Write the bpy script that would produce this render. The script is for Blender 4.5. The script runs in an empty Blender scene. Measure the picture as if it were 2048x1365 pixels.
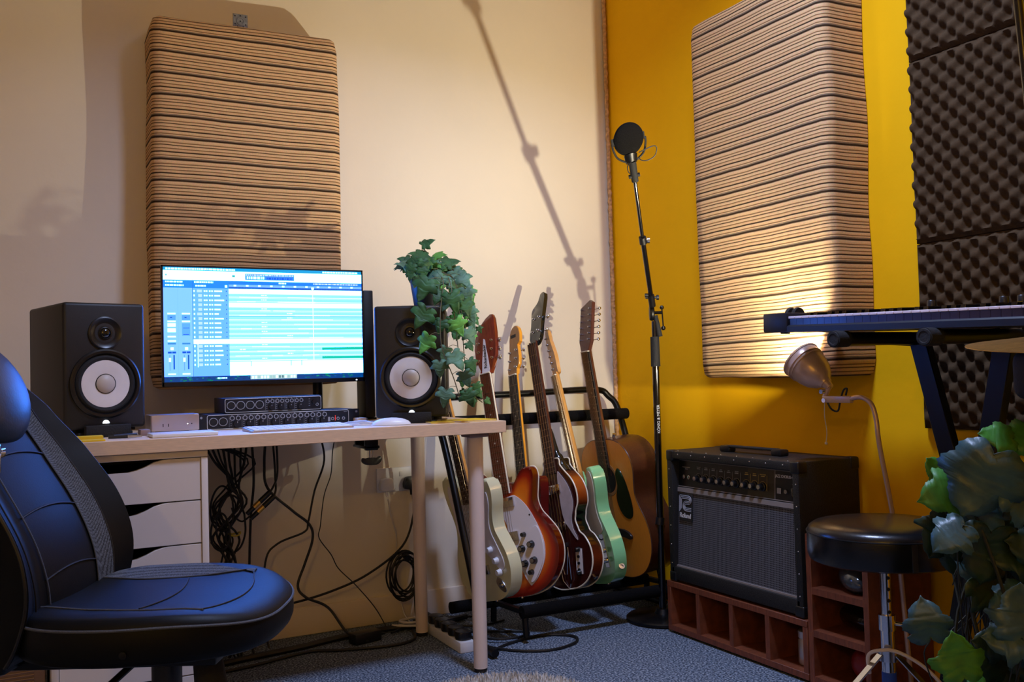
import bpy, bmesh, math, random
from math import sin, cos, pi, radians, atan2, sqrt
from mathutils import Vector, Matrix, noise
C = bpy.context.scene.collection
SC = bpy.context.scene
V = Vector
# ------------------------------------------------------------------ camera, world, light
YAW, PIT, ROLL, CH, FPX = radians(27.52), radians(2.12), radians(1.6), .866, 1883.
fw = V((sin(YAW)*cos(PIT), cos(YAW)*cos(PIT), sin(PIT)))
rt = V((cos(YAW), -sin(YAW), 0)); up = rt.cross(fw)
ci = cos(ROLL)*rt - sin(ROLL)*up; cj = sin(ROLL)*rt + cos(ROLL)*up
cam = bpy.data.cameras.new('camera'); camo = bpy.data.objects.new('camera', cam); C.objects.link(camo)
camo.matrix_world = Matrix(((ci.x, cj.x, -fw.x, 0), (ci.y, cj.y, -fw.y, 0), (ci.z, cj.z, -fw.z, CH), (0, 0, 0, 1)))
cam.sensor_width = 36; cam.lens = FPX/2048*36; cam.clip_start = .02
SC.camera = camo
SC.view_settings.view_transform = 'Standard'; SC.view_settings.look = 'None'
SC.view_settings.gamma = 1; SC.view_settings.use_curve_mapping = False
SC.view_settings.exposure = 0
try: SC.cycles.use_denoising = True
except Exception: pass
w = bpy.data.worlds.new('world'); SC.world = w; w.use_nodes = True
w.node_tree.nodes['Background'].inputs[0].default_value = (.5, .6, .8, 1)
w.node_tree.nodes['Background'].inputs[1].default_value = .02
def lamp(name, kind, loc, to, col, power, size=.1, spot=None, blend=.3):
    l = bpy.data.lights.new(name, kind); l.color = col; l.energy = power
    if kind == 'AREA': l.size = size; l.shape = 'DISK'
    else: l.shadow_soft_size = size
    if kind == 'SPOT': l.spot_size = radians(spot); l.spot_blend = blend
    o = bpy.data.objects.new(name, l); C.objects.link(o); o.location = loc
    o.rotation_euler = (V(to)-V(loc)).to_track_quat('-Z', 'Y').to_euler()
    return o
# orange lamp high behind the camera and a cool ceiling lamp; the floor lamp by the panel carries its own light
lamp('orange_lamp_light', 'POINT', (-1.0, -.90, 1.77), (1, 3, 1), (1, .59, .08), 25, .03)
lamp('ceiling_light', 'AREA', (1.25, 1.60, 2.70), (1.25, 1.60, 0), (.46, .58, .95), 38, .30).data.spread = radians(140)

# ------------------------------------------------------------------ materials
def s2l(c): return tuple(((x/255.)/12.92 if x/255. <= .04045 else ((x/255.+.055)/1.055)**2.4) for x in c)
def mat(name, col, rough=.5, metal=0, bump=None, var=None, coat=0, emit=None, spec=.5, trans=0):
    m = bpy.data.materials.new(name); m.use_nodes = True; nt = m.node_tree; b = nt.nodes['Principled BSDF']
    c = s2l(col)+(1,)
    b.inputs['Base Color'].default_value = c; b.inputs['Roughness'].default_value = rough
    b.inputs['Metallic'].default_value = metal; b.inputs['Specular IOR Level'].default_value = spec
    if coat: b.inputs['Coat Weight'].default_value = coat; b.inputs['Coat Roughness'].default_value = .08
    if emit: b.inputs['Emission Color'].default_value = s2l(emit[0])+(1,); b.inputs['Emission Strength'].default_value = emit[1]
    tc = None
    if bump or var: tc = nt.nodes.new('ShaderNodeTexCoord')
    if var:   # (scale, amount, stretch)
        n = nt.nodes.new('ShaderNodeTexNoise'); n.inputs['Scale'].default_value = var[0]; n.inputs['Detail'].default_value = 5
        mp = nt.nodes.new('ShaderNodeMapping'); mp.inputs['Scale'].default_value = var[2] if len(var) > 2 else (1, 1, 1)
        nt.links.new(tc.outputs['Object'], mp.inputs[0]); nt.links.new(mp.outputs[0], n.inputs['Vector'])
        r = nt.nodes.new('ShaderNodeValToRGB'); a = var[1]
        r.color_ramp.elements[0].position = .3; r.color_ramp.elements[1].position = .7
        r.color_ramp.elements[0].color = tuple(x*(1-a) for x in c[:3])+(1,)
        r.color_ramp.elements[1].color = tuple(min(1, x*(1+a)) for x in c[:3])+(1,)
        nt.links.new(n.outputs[0], r.inputs[0]); nt.links.new(r.outputs[0], b.inputs['Base Color'])
    if bump:  # (scale, strength, stretch)
        n = nt.nodes.new('ShaderNodeTexNoise'); n.inputs['Scale'].default_value = bump[0]; n.inputs['Detail'].default_value = 4
        mp = nt.nodes.new('ShaderNodeMapping'); mp.inputs['Scale'].default_value = bump[2] if len(bump) > 2 else (1, 1, 1)
        nt.links.new(tc.outputs['Object'], mp.inputs[0]); nt.links.new(mp.outputs[0], n.inputs['Vector'])
        u = nt.nodes.new('ShaderNodeBump'); u.inputs['Strength'].default_value = bump[1]; u.inputs['Distance'].default_value = .01
        nt.links.new(n.outputs[0], u.inputs['Height']); nt.links.new(u.outputs[0], b.inputs['Normal'])
    return m
M = {}
def mm(k, *a, **kw): M[k] = mat(k, *a, **kw)
mm('wall_cream', (232, 220, 200), .75, bump=(30, .08), var=(2.5, .03))
mm('wall_yellow', (246, 184, 4), .8, spec=.15, bump=(40, .08), var=(2, .04))
mm('ceiling', (225, 220, 212), .8, bump=(30, .05))
mm('skirting', (232, 216, 196), .45, bump=(20, .03))
mm('trim', (206, 160, 110), .7, bump=(60, .5, (1, 1, 2)), var=(70, .35))
mm('oak', (230, 198, 164), .5, bump=(90, .06, (1, 12, 12)), var=(40, .08, (1, 9, 9)))
mm('drawer_white', (222, 214, 208), .42, var=(5, .02))
mm('dark', (12, 12, 14), .6)
mm('black_vinyl', (13, 13, 16), .5, bump=(500, .06))
mm('black_plastic', (16, 16, 19), .38, var=(20, .1))
mm('black_gloss', (8, 8, 10), .12, coat=.6)
mm('black_satin', (12, 12, 14), .34)
mm('black_metal', (15, 15, 17), .35, metal=.4, bump=(60, .03))
mm('black_rubber', (18, 18, 20), .8, bump=(200, .15))
mm('leather', (10, 12, 15), .5, bump=(260, .03), spec=.16)
mm('stool_vinyl', (12, 13, 16), .27, bump=(120, .03))
mm('vine_dark_dim', (20, 46, 24), .5, var=(30, .35), bump=(50, .06))  # big ivy's leaf tones: the low light there is put into darker colours
mm('vine_green_dim', (56, 118, 36), .5, var=(40, .3), bump=(50, .06))
mm('vine_blue_dim', (50, 80, 82), .42, var=(30, .3), bump=(60, .10))
mm('vine_stem', (40, 42, 26), .7)
mm('cushion_leather_glow', (20, 38, 60), .4, bump=(220, .04), spec=.6)  # black leather with the screen's blue glow put into its colour
mm('leather_seam', (70, 74, 82), .7, bump=(500, .3))
mm('steel', (190, 190, 195), .22, metal=1, var=(30, .06))
mm('zinc', (120, 118, 114), .5, metal=.3, var=(90, .3))
mm('chrome', (215, 215, 220), .08, metal=1)
mm('aluminium', (205, 195, 190), .35, metal=.85, var=(12, .03))
mm('white_plastic', (228, 228, 232), .35, var=(10, .02))
mm('leg_paint', (226, 208, 198), .45, var=(10, .02))
mm('cone', (222, 216, 214), .55, var=(30, .03))
mm('cone_cap', (190, 180, 172), .45)
mm('led', (255, 255, 255), .5, emit=((225, 240, 255), 6))
mm('red_led', (255, 60, 60), .5, emit=((255, 60, 50), 4))
mm('blue_ui', (12, 15, 24), .5, var=(20, .1))
mm('print_grey', (150, 152, 160), .6)
mm('print_white', (205, 205, 205), .6)
mm('print_dark', (28, 24, 24), .6)
mm('print_gold', (190, 165, 90), .5)
mm('yellow_card', (232, 190, 30), .7, bump=(80, .05))
mm('paper', (226, 220, 206), .8)
mm('leaf_dark', (42, 88, 40), .65, var=(30, .35), bump=(60, .08))
mm('leaf_light', (84, 150, 58), .62, var=(40, .25), bump=(60, .08))
mm('leaf_blue', (78, 116, 88), .62, var=(30, .3), bump=(90, .12))
mm('stem', (92, 84, 48), .7, var=(30, .2))
mm('cable_black', (14, 14, 16), .5)
mm('cable_white', (214, 206, 200), .45)
mm('cable_yellow', (214, 190, 60), .6)
mm('gold', (212, 170, 90), .28, metal=1)
mm('brass', (170, 128, 66), .34, metal=.9, bump=(120, .1), var=(50, .2))
mm('walnut', (112, 58, 34), .48, bump=(60, .12, (1, 8, 1)), var=(30, .3, (1, 7, 1)))
mm('tolex', (17, 17, 18), .55, bump=(350, .35))
mm('amp_panel', (15, 14, 13), .35)
mm('amp_trim', (132, 124, 120), .45)
mm('maple', (206, 148, 78), .32, coat=.3, var=(30, .12, (8, 1, 8)))
mm('maple_head', (236, 160, 50), .28, coat=.4, var=(20, .08, (8, 1, 8)))
mm('maple_old', (184, 138, 84), .4, coat=.2, var=(30, .15, (8, 1, 8)))
mm('head_wood', (156, 112, 66), .4, var=(40, .15, (8, 1, 8)))
mm('rosewood', (58, 34, 26), .5, var=(60, .35, (10, 1, 10)))
mm('rosewood_red', (112, 58, 32), .4, var=(60, .25, (10, 1, 10)))
mm('ebony', (30, 24, 24), .45, var=(60, .2, (10, 1, 10)))
mm('fret', (150, 132, 108), .45, metal=1)
mm('string', (176, 164, 150), .3, metal=1)
mm('cream_body', (222, 220, 178), .14, coat=.8)
mm('mint_body', (144, 216, 152), .14, coat=.8)
mm('red_body', (92, 18, 16), .16, coat=.7, var=(12, .2))
mm('brown_body', (62, 24, 20), .15, coat=.8, var=(12, .25))
mm('side_plain', (60, 26, 12), .16, coat=.8)
mm('spruce', (216, 138, 46), .3, coat=.35, var=(50, .08, (10, .6, 1)))
mm('mahogany', (74, 38, 20), .32, coat=.3, var=(40, .2, (1, 6, 6)))
mm('white_guard', (226, 220, 222), .28, coat=.2)
mm('pearl_guard', (196, 186, 190), .28, coat=.3, var=(30, .12))
mm('mint_guard', (206, 200, 186), .3, coat=.2)
mm('binding', (238, 230, 208), .35)
mm('binding_red', (150, 26, 20), .25, coat=.6)
mm('knob_black', (22, 24, 24), .2, coat=.5)
mm('mahog_head', (82, 42, 32), .3, coat=.4, var=(40, .2, (8, 1, 8)))
mm('rick_head', (110, 40, 28), .22, coat=.6, var=(14, .3, (6, 1, 6)))
mm('black_paint', (16, 20, 20), .15, coat=.8)
mm('lamp_shade', (206, 176, 160), .32, metal=.35)
mm('lamp_inner', (190, 176, 160), .5)
mm('bulb', (255, 230, 190), .5, emit=((255, 214, 160), 30))
mm('tape_blue', (30, 70, 170), .5)
mm('rug', (216, 212, 206), .95, var=(200, .1))
mm('case_grey', (150, 128, 126), .5, metal=.3, var=(20, .05))
mm('foam_black', (11, 10, 11), .95, bump=(300, .4), spec=.15)
mm('key_white', (226, 212, 220), .3)
mm('kb_body', (16, 22, 34), .42, var=(30, .06))
mm('shaded_key_front', (52, 48, 84), .3, coat=.3)  # fronts of the white keys, their bluish shade put into the colour
mm('red_thing', (120, 20, 20), .4)
mm('glass_clear', (88, 92, 94), .1, metal=.6)
mm('pot_black', (18, 20, 26), .5)

def fabric_mat():
    m = bpy.data.materials.new('striped_fabric'); m.use_nodes = True; nt = m.node_tree; N = nt.nodes; L = nt.links
    b = N['Principled BSDF']; b.inputs['Roughness'].default_value = .9; b.inputs['Specular IOR Level'].default_value = .15
    at = N.new('ShaderNodeAttribute'); at.attribute_name = 'stripe'
    tc = N.new('ShaderNodeTexCoord')
    ns = N.new('ShaderNodeTexNoise'); ns.inputs['Scale'].default_value = 3.5; ns.inputs['Detail'].default_value = 3
    L.new(tc.outputs['Object'], ns.inputs['Vector'])
    a1 = N.new('ShaderNodeMath'); a1.operation = 'MULTIPLY_ADD'; a1.inputs[1].default_value = .012
    L.new(ns.outputs[0], a1.inputs[0]); L.new(at.outputs['Fac'], a1.inputs[2])
    dv = N.new('ShaderNodeMath'); dv.operation = 'DIVIDE'; dv.inputs[1].default_value = .068; L.new(a1.outputs[0], dv.inputs[0])
    fr = N.new('ShaderNodeMath'); fr.operation = 'FRACT'; L.new(dv.outputs[0], fr.inputs[0])
    r = N.new('ShaderNodeValToRGB'); cr = r.color_ramp; cr.interpolation = 'LINEAR'
    base = s2l((212, 166, 112))+(1,); dk = s2l((56, 38, 20))+(1,); md = s2l((128, 90, 50))+(1,); lt = s2l((222, 180, 126))+(1,); gy = s2l((132, 110, 84))+(1,)
    st = [(0, dk), (.07, dk), (.085, gy), (.125, gy), (.14, base), (.17, lt), (.19, md), (.215, md), (.235, base), (.33, lt), (.355, dk), (.395, dk), (.42, base), (.50, base), (.52, md), (.545, md), (.57, lt), (.66, base), (.68, dk), (.70, dk), (.72, base), (.78, lt), (.80, md), (.825, md), (.85, base), (.95, lt), (.975, base)]
    cr.elements[0].position = 0; cr.elements[0].color = dk; cr.elements[1].position = 1; cr.elements[1].color = dk
    for p, c in st[1:]:
        e = cr.elements.new(p); e.color = c
    L.new(fr.outputs[0], r.inputs[0])
    wv = N.new('ShaderNodeTexNoise'); wv.inputs['Scale'].default_value = 260; L.new(tc.outputs['Object'], wv.inputs['Vector'])
    mx = N.new('ShaderNodeMixRGB'); mx.blend_type = 'MULTIPLY'; mx.inputs[0].default_value = .45
    L.new(r.outputs[0], mx.inputs[1]); L.new(wv.outputs['Color'], mx.inputs[2])
    hs = N.new('ShaderNodeHueSaturation'); hs.inputs['Value'].default_value = 1.25; hs.inputs['Saturation'].default_value = .95; L.new(mx.outputs[0], hs.inputs['Color'])
    L.new(hs.outputs[0], b.inputs['Base Color'])
    bp = N.new('ShaderNodeBump'); bp.inputs['Strength'].default_value = .25; bp.inputs['Distance'].default_value = .002
    ad = N.new('ShaderNodeMath'); ad.operation = 'ADD'; L.new(wv.outputs[0], ad.inputs[0]); L.new(r.outputs[0], ad.inputs[1])
    L.new(ad.outputs[0], bp.inputs['Height']); L.new(bp.outputs[0], b.inputs['Normal'])
    return m
M['fabric'] = fabric_mat()
def foam_mat():
    m = mat('acoustic_foam', (72, 56, 38), .95, bump=(700, .12), var=(120, .12), spec=.1); return m
M['foam'] = foam_mat()
def carpet_mat():
    m = bpy.data.materials.new('carpet'); m.use_nodes = True; nt = m.node_tree; N = nt.nodes; L = nt.links
    b = N['Principled BSDF']; b.inputs['Roughness'].default_value = .98; b.inputs['Specular IOR Level'].default_value = .1
    tc = N.new('ShaderNodeTexCoord'); n = N.new('ShaderNodeTexNoise'); n.inputs['Scale'].default_value = 170; n.inputs['Detail'].default_value = 3
    L.new(tc.outputs['Object'], n.inputs['Vector'])
    r = N.new('ShaderNodeValToRGB'); e = r.color_ramp.elements
    e[0].position = .33; e[0].color = s2l((34, 40, 48))+(1,); e[1].position = .68; e[1].color = s2l((176, 184, 194))+(1,)
    k = e.new(.5); k.color = s2l((92, 104, 122))+(1,)
    L.new(n.outputs[0], r.inputs[0]); L.new(r.outputs[0], b.inputs['Base Color'])
    bp = N.new('ShaderNodeBump'); bp.inputs['Strength'].default_value = .8; bp.inputs['Distance'].default_value = .006
    L.new(n.outputs[0], bp.inputs['Height']); L.new(bp.outputs[0], b.inputs['Normal'])
    return m
M['carpet'] = carpet_mat()
def burst_mat():
    m = bpy.data.materials.new('fireglo_burst'); m.use_nodes = True; nt = m.node_tree; N = nt.nodes; L = nt.links
    b = N['Principled BSDF']; b.inputs['Roughness'].default_value = .13; b.inputs['Coat Weight'].default_value = .9; b.inputs['Coat Roughness'].default_value = .05
    at = N.new('ShaderNodeAttribute'); at.attribute_name = 'edge'
    r = N.new('ShaderNodeValToRGB'); e = r.color_ramp.elements
    e[0].position = 0; e[0].color = s2l((104, 14, 6))+(1,); e[1].position = 1; e[1].color = s2l((240, 156, 40))+(1,)
    k = e.new(.15); k.color = s2l((168, 36, 8))+(1,)
    k = e.new(.36); k.color = s2l((228, 112, 20))+(1,)
    L.new(at.outputs['Fac'], r.inputs[0]); L.new(r.outputs[0], b.inputs['Base Color'])
    return m
M['burst'] = burst_mat()
def side_mat():
    m = bpy.data.materials.new('side_burst'); m.use_nodes = True; nt = m.node_tree; N = nt.nodes; L = nt.links
    b = N['Principled BSDF']; b.inputs['Roughness'].default_value = .15; b.inputs['Coat Weight'].default_value = .8
    tc = N.new('ShaderNodeTexCoord'); sp = N.new('ShaderNodeSeparateXYZ'); L.new(tc.outputs['Object'], sp.inputs[0])
    d = N.new('ShaderNodeMath'); d.operation = 'DIVIDE'; d.inputs[1].default_value = .46; L.new(sp.outputs['Y'], d.inputs[0])
    r = N.new('ShaderNodeValToRGB'); cr = r.color_ramp; cr.elements[0].position = 0; cr.elements[0].color = s2l((50, 20, 12))+(1,)
    cr.elements[1].position = 1; cr.elements[1].color = s2l((14, 12, 12))+(1,)
    for p, c in ((.2, (112, 44, 16)), (.32, (60, 24, 12)), (.42, (12, 10, 11)), (.58, (14, 11, 11)), (.66, (150, 66, 18)), (.78, (176, 84, 24)), (.88, (24, 18, 14))):
        e = cr.elements.new(p); e.color = s2l(c)+(1,)
    L.new(d.outputs[0], r.inputs[0]); L.new(r.outputs[0], b.inputs['Base Color']); return m
M['side_burst'] = side_mat()
def grille_mat():
    m = bpy.data.materials.new('grille_cloth'); m.use_nodes = True; nt = m.node_tree; N = nt.nodes; L = nt.links
    b = N['Principled BSDF']; b.inputs['Roughness'].default_value = .7
    tc = N.new('ShaderNodeTexCoord'); sp = N.new('ShaderNodeSeparateXYZ'); L.new(tc.outputs['Object'], sp.inputs[0])
    outs = []
    for ax in ('Y', 'Z'):
        a = N.new('ShaderNodeMath'); a.operation = 'DIVIDE'; a.inputs[1].default_value = .0062; L.new(sp.outputs[ax], a.inputs[0])
        f = N.new('ShaderNodeMath'); f.operation = 'FRACT'; L.new(a.outputs[0], f.inputs[0])
        g = N.new('ShaderNodeMath'); g.operation = 'LESS_THAN'; g.inputs[1].default_value = .3; L.new(f.outputs[0], g.inputs[0]); outs.append(g)
    mxx = N.new('ShaderNodeMath'); mxx.operation = 'MAXIMUM'; L.new(outs[0].outputs[0], mxx.inputs[0]); L.new(outs[1].outputs[0], mxx.inputs[1])
    r = N.new('ShaderNodeMixRGB'); r.inputs[1].default_value = s2l((14, 15, 19))+(1,); r.inputs[2].default_value = s2l((98, 98, 106))+(1,)
    L.new(mxx.outputs[0], r.inputs[0]); L.new(r.outputs[0], b.inputs['Base Color'])
    return m
M['grille'] = grille_mat()
def weave_mat():
    m = bpy.data.materials.new('seat_weave'); m.use_nodes = True; nt = m.node_tree; N = nt.nodes; L = nt.links
    b = N['Principled BSDF']; b.inputs['Roughness'].default_value = .85
    tc = N.new('ShaderNodeTexCoord'); v = N.new('ShaderNodeTexVoronoi'); v.inputs['Scale'].default_value = 400; v.inputs['Randomness'].default_value = .25
    L.new(tc.outputs['Object'], v.inputs['Vector'])
    r = N.new('ShaderNodeValToRGB'); e = r.color_ramp.elements
    e[0].position = .25; e[0].color = s2l((104, 108, 116))+(1,); e[1].position = .6; e[1].color = s2l((24, 25, 29))+(1,)
    L.new(v.outputs['Distance'], r.inputs[0]); L.new(r.outputs[0], b.inputs['Base Color'])
    return m
M['weave'] = weave_mat()
def screen_mat():
    m = bpy.data.materials.new('screen_pixels'); m.use_nodes = True; nt = m.node_tree; N = nt.nodes; L = nt.links
    b = N['Principled BSDF']; b.inputs['Roughness'].default_value = .3; b.inputs['Base Color'].default_value = (.01, .01, .01, 1)
    at = N.new('ShaderNodeVertexColor'); at.layer_name = 'Col'
    mu = N.new('ShaderNodeMixRGB'); mu.blend_type = 'MULTIPLY'; mu.inputs[0].default_value = 1; mu.inputs[2].default_value = (.95, 1.1, 1, 1)
    L.new(at.outputs['Color'], mu.inputs[1]); sp = N.new('ShaderNodeSeparateColor'); L.new(mu.outputs[0], sp.inputs[0])
    mb = N.new('ShaderNodeMath'); mb.operation = 'MULTIPLY'; mb.inputs[1].default_value = 1; L.new(sp.outputs[2], mb.inputs[0])
    cb = N.new('ShaderNodeCombineColor'); L.new(sp.outputs[0], cb.inputs[0]); L.new(sp.outputs[1], cb.inputs[1]); L.new(mb.outputs[0], cb.inputs[2])
    L.new(cb.outputs[0], b.inputs['Emission Color']); b.inputs['Emission Strength'].default_value = 1.0
    return m
M['screen'] = screen_mat()
M['dark2'] = M['dark']

# ------------------------------------------------------------------ mesh helpers
class MB:
    def __init__(s): s.b = bmesh.new(); s.mi = 0
    def _add(s, tmp, mtx):
        if mtx: tmp.transform(mtx)
        me = bpy.data.meshes.new('t'); tmp.to_mesh(me); tmp.free(); n = len(s.b.faces)
        s.b.from_mesh(me); bpy.data.meshes.remove(me)
        if s.mi:
            s.b.faces.ensure_lookup_table()
            for f in s.b.faces[n:]: f.material_index = s.mi
        return s
    def box(s, x0, x1, y0, y1, z0, z1, bev=0, seg=2, mtx=None):
        t = bmesh.new(); bmesh.ops.create_cube(t, size=1)
        for v in t.verts: v.co = V(((x0+x1)/2+v.co.x*(x1-x0), (y0+y1)/2+v.co.y*(y1-y0), (z0+z1)/2+v.co.z*(z1-z0)))
        if bev: bmesh.ops.bevel(t, geom=t.edges[:], offset=bev, segments=seg, profile=.5, affect='EDGES')
        return s._add(t, mtx)
    def tube(s, pts, r, seg=10, closed=False, caps=True, mtx=None):
        pts = [V(p) for p in pts]; n = len(pts); t = bmesh.new(); rings = []
        rr = r if isinstance(r, (list, tuple)) else [r]*n
        nrm = None
        for i, p in enumerate(pts):
            a = pts[(i-1) % n] if (closed or i > 0) else p; b = pts[(i+1) % n] if (closed or i < n-1) else p
            d = (b-a)
            if d.length < 1e-9: d = V((0, 0, 1))
            d.normalize()
            if nrm is None:
                nrm = V((0, 0, 1)).cross(d) if abs(d.z) < .9 else V((1, 0, 0)).cross(d)
            nrm = nrm - d*nrm.dot(d)
            if nrm.length < 1e-6: nrm = d.orthogonal()
            nrm.normalize(); bi = d.cross(nrm)
            rings.append([t.verts.new(p+rr[i]*(cos(2*pi*k/seg)*nrm+sin(2*pi*k/seg)*bi)) for k in range(seg)])
        m = n if closed else n-1
        for i in range(m):
            A, B = rings[i], rings[(i+1) % n]
            for k in range(seg): t.faces.new((A[k], A[(k+1) % seg], B[(k+1) % seg], B[k]))
        if caps and not closed: t.faces.new(rings[0][::-1]); t.faces.new(rings[-1])
        return s._add(t, mtx)
    def cyl(s, p0, p1, r0, r1=None, seg=24, mtx=None): return s.tube([p0, p1], [r0, r0 if r1 is None else r1], seg, mtx=mtx)
    def lathe(s, prof, seg=32, mtx=None, close=False):   # profile of (r,z) about z
        t = bmesh.new(); rings = []
        for r, z in prof:
            if r < 1e-6: rings.append([t.verts.new((0, 0, z))])
            else: rings.append([t.verts.new((r*cos(2*pi*k/seg), r*sin(2*pi*k/seg), z)) for k in range(seg)])
        for A, B in zip(rings, rings[1:]):
            for k in range(seg):
                k2 = (k+1) % seg
                if len(A) == 1 and len(B) == 1: break
                if len(A) == 1: t.faces.new((A[0], B[k2], B[k]))
                elif len(B) == 1: t.faces.new((A[k], A[k2], B[0]))
                else: t.faces.new((A[k], A[k2], B[k2], B[k]))
        bmesh.ops.recalc_face_normals(t, faces=t.faces[:])
        return s._add(t, mtx)
    def sph(s, c, r, seg=16, sc=(1, 1, 1), mtx=None):
        t = bmesh.new(); bmesh.ops.create_uvsphere(t, u_segments=seg, v_segments=max(6, seg//2), radius=r)
        for v in t.verts: v.co = V((v.co.x*sc[0]+c[0], v.co.y*sc[1]+c[1], v.co.z*sc[2]+c[2]))
        return s._add(t, mtx)
    def prism(s, pts, z0, z1, bev=0, seg=3, mtx=None):    # closed 2d outline in xy, extruded along z
        t = bmesh.new()
        ar = sum(a[0]*b[1]-b[0]*a[1] for a, b in zip(pts, pts[1:]+pts[:1]))
        if ar < 0: pts = pts[::-1]
        lo = [t.verts.new((p[0], p[1], z0)) for p in pts]; hi = [t.verts.new((p[0], p[1], z1)) for p in pts]
        fb = t.faces.new(lo[::-1]); ft = t.faces.new(hi); n = len(pts)
        for i in range(n): t.faces.new((lo[i], lo[(i+1) % n], hi[(i+1) % n], hi[i]))
        if bev:
            bmesh.ops.bevel(t, geom=list(fb.edges)+list(ft.edges), offset=bev, segments=seg, profile=.5, affect='EDGES', clamp_overlap=True)
        return s._add(t, mtx)
    def quad(s, a, b, c, d):
        s.b.faces.new([s.b.verts.new(V(p)) for p in (a, b, c, d)]); return s
    def grid(s, fn, nu, nv, flip=False):
        g = [[s.b.verts.new(V(fn(i/nu, j/nv))) for j in range(nv+1)] for i in range(nu+1)]
        for i in range(nu):
            for j in range(nv):
                q = (g[i][j], g[i+1][j], g[i+1][j+1], g[i][j+1])
                f = s.b.faces.new(q[::-1] if flip else q); f.material_index = s.mi
        return g
    def out(s, name, m, parent=None, world=False, ang=38):
        me = bpy.data.meshes.new(name); s.b.normal_update()
        if world and parent: s.b.transform(mw(parent).inverted())
        s.b.to_mesh(me); s.b.free()
        for x in (m if isinstance(m, (list, tuple)) else [m]): me.materials.append(M[x] if isinstance(x, str) else x)
        me.shade_smooth(); me.set_sharp_from_angle(angle=radians(ang))
        o = bpy.data.objects.new(name, me); C.objects.link(o)
        if parent: o.parent = parent
        return o
def mw(o):
    m = o.matrix_basis.copy(); p = o.parent
    while p: m = p.matrix_basis @ m; p = p.parent
    return m
def tag(o, label=None, cat=None, group=None, kind=None):
    if label: o['label'] = label
    if cat: o['category'] = cat
    if group: o['group'] = group
    if kind: o['kind'] = kind
    return o
def thing(name, label, cat, loc=(0, 0, 0), rz=0, group=None, mtx=None):
    o = bpy.data.objects.new(name, None); C.objects.link(o); o.empty_display_size = .05
    if mtx is not None: o.matrix_basis = mtx
    else: o.location = loc; o.rotation_euler = (0, 0, rz)
    return tag(o, label, cat, group)
def cr(pts, n=6, closed=False):       # catmull-rom
    P = [V(p) for p in pts]; N = len(P); o = []
    rng = range(N) if closed else range(N-1)
    for i in rng:
        p0 = P[(i-1) % N] if (closed or i > 0) else P[0]*2-P[1]; p1 = P[i]; p2 = P[(i+1) % N]
        p3 = P[(i+2) % N] if (closed or i < N-2) else P[-1]*2-P[-2]
        for k in range(n):
            t = k/n; o.append(.5*((2*p1)+(p2-p0)*t+(2*p0-5*p1+4*p2-p3)*t*t+(3*p1-p0-3*p2+p3)*t**3))
    if not closed: o.append(P[-1])
    return o
def cr2(pts, n=5): return [(p.x, p.y) for p in cr([(a, b, 0) for a, b in pts], n, True)]
def text(s, size, mtx, name, m, parent, ext=.0004, bold=0, sx=1):
    cu = bpy.data.curves.new('t', 'FONT'); cu.body = s; cu.size = size; cu.extrude = ext; cu.align_x = 'CENTER'; cu.align_y = 'CENTER'; cu.offset = bold
    o = bpy.data.objects.new('t', cu); C.objects.link(o); dg = bpy.context.evaluated_depsgraph_get(); dg.update()
    me = bpy.data.meshes.new_from_object(o.evaluated_get(dg)); bpy.data.objects.remove(o)
    me.transform(mtx @ Matrix.Diagonal((sx, 1, 1, 1))); me.name = name; me.materials.clear(); me.materials.append(M[m])
    ob = bpy.data.objects.new(name, me); C.objects.link(ob); ob.parent = parent
    return ob
def basis(o, x, y, z):   # columns x,y,z, origin o
    return Matrix(((x[0], y[0], z[0], o[0]), (x[1], y[1], z[1], o[1]), (x[2], y[2], z[2], o[2]), (0, 0, 0, 1)))
def copy_tree(o, parent=None):
    c = o.copy(); C.objects.link(c); c.parent = parent
    for ch in [x for x in bpy.data.objects if x.parent == o]: copy_tree(ch, c)
    return c

# ------------------------------------------------------------------ room
XB, YA, ZC, XL, YF = 2.16, 3.23, 2.75, -1.5, -1.8
def struct(name, mb, m): return tag(mb.out(name, m), kind='structure')
struct('floor', MB().box(XL, XB, YF, YA, -.05, 0), 'carpet')
struct('ceiling', MB().box(XL, XB, YF, YA, ZC, ZC+.05), 'ceiling')
struct('wall_back', MB().box(XL, XB, YA, YA+.1, 0, ZC), 'wall_cream')
struct('wall_right', MB().box(XB, XB+.1, YF, YA+.1, 0, ZC), 'wall_yellow')
struct('wall_left', MB().box(XL-.1, XL, YF, YA+.1, 0, ZC), 'wall_cream')
struct('wall_front', MB().box(XL, XB, YF-.1, YF, 0, ZC), 'wall_cream')
struct('baseboard_back', MB().box(XL, XB, YA-.014, YA, 0, .095, .005), 'skirting')
struct('baseboard_right', MB().box(XB-.012, XB, YF, YA-.014, 0, .07, .005), 'wall_yellow')
t = MB(); random.seed(3)
pts = [(XB-.012+random.uniform(-.0012, .0012), YA-.012+random.uniform(-.0012, .0012), .095+i*(ZC-.095)/160) for i in range(161)]
t.tube(pts, [.007+.002*(i % 2)+random.uniform(-.0006, .0006) for i in range(161)], 8)
struct('trim_1', t, 'trim')

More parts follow.
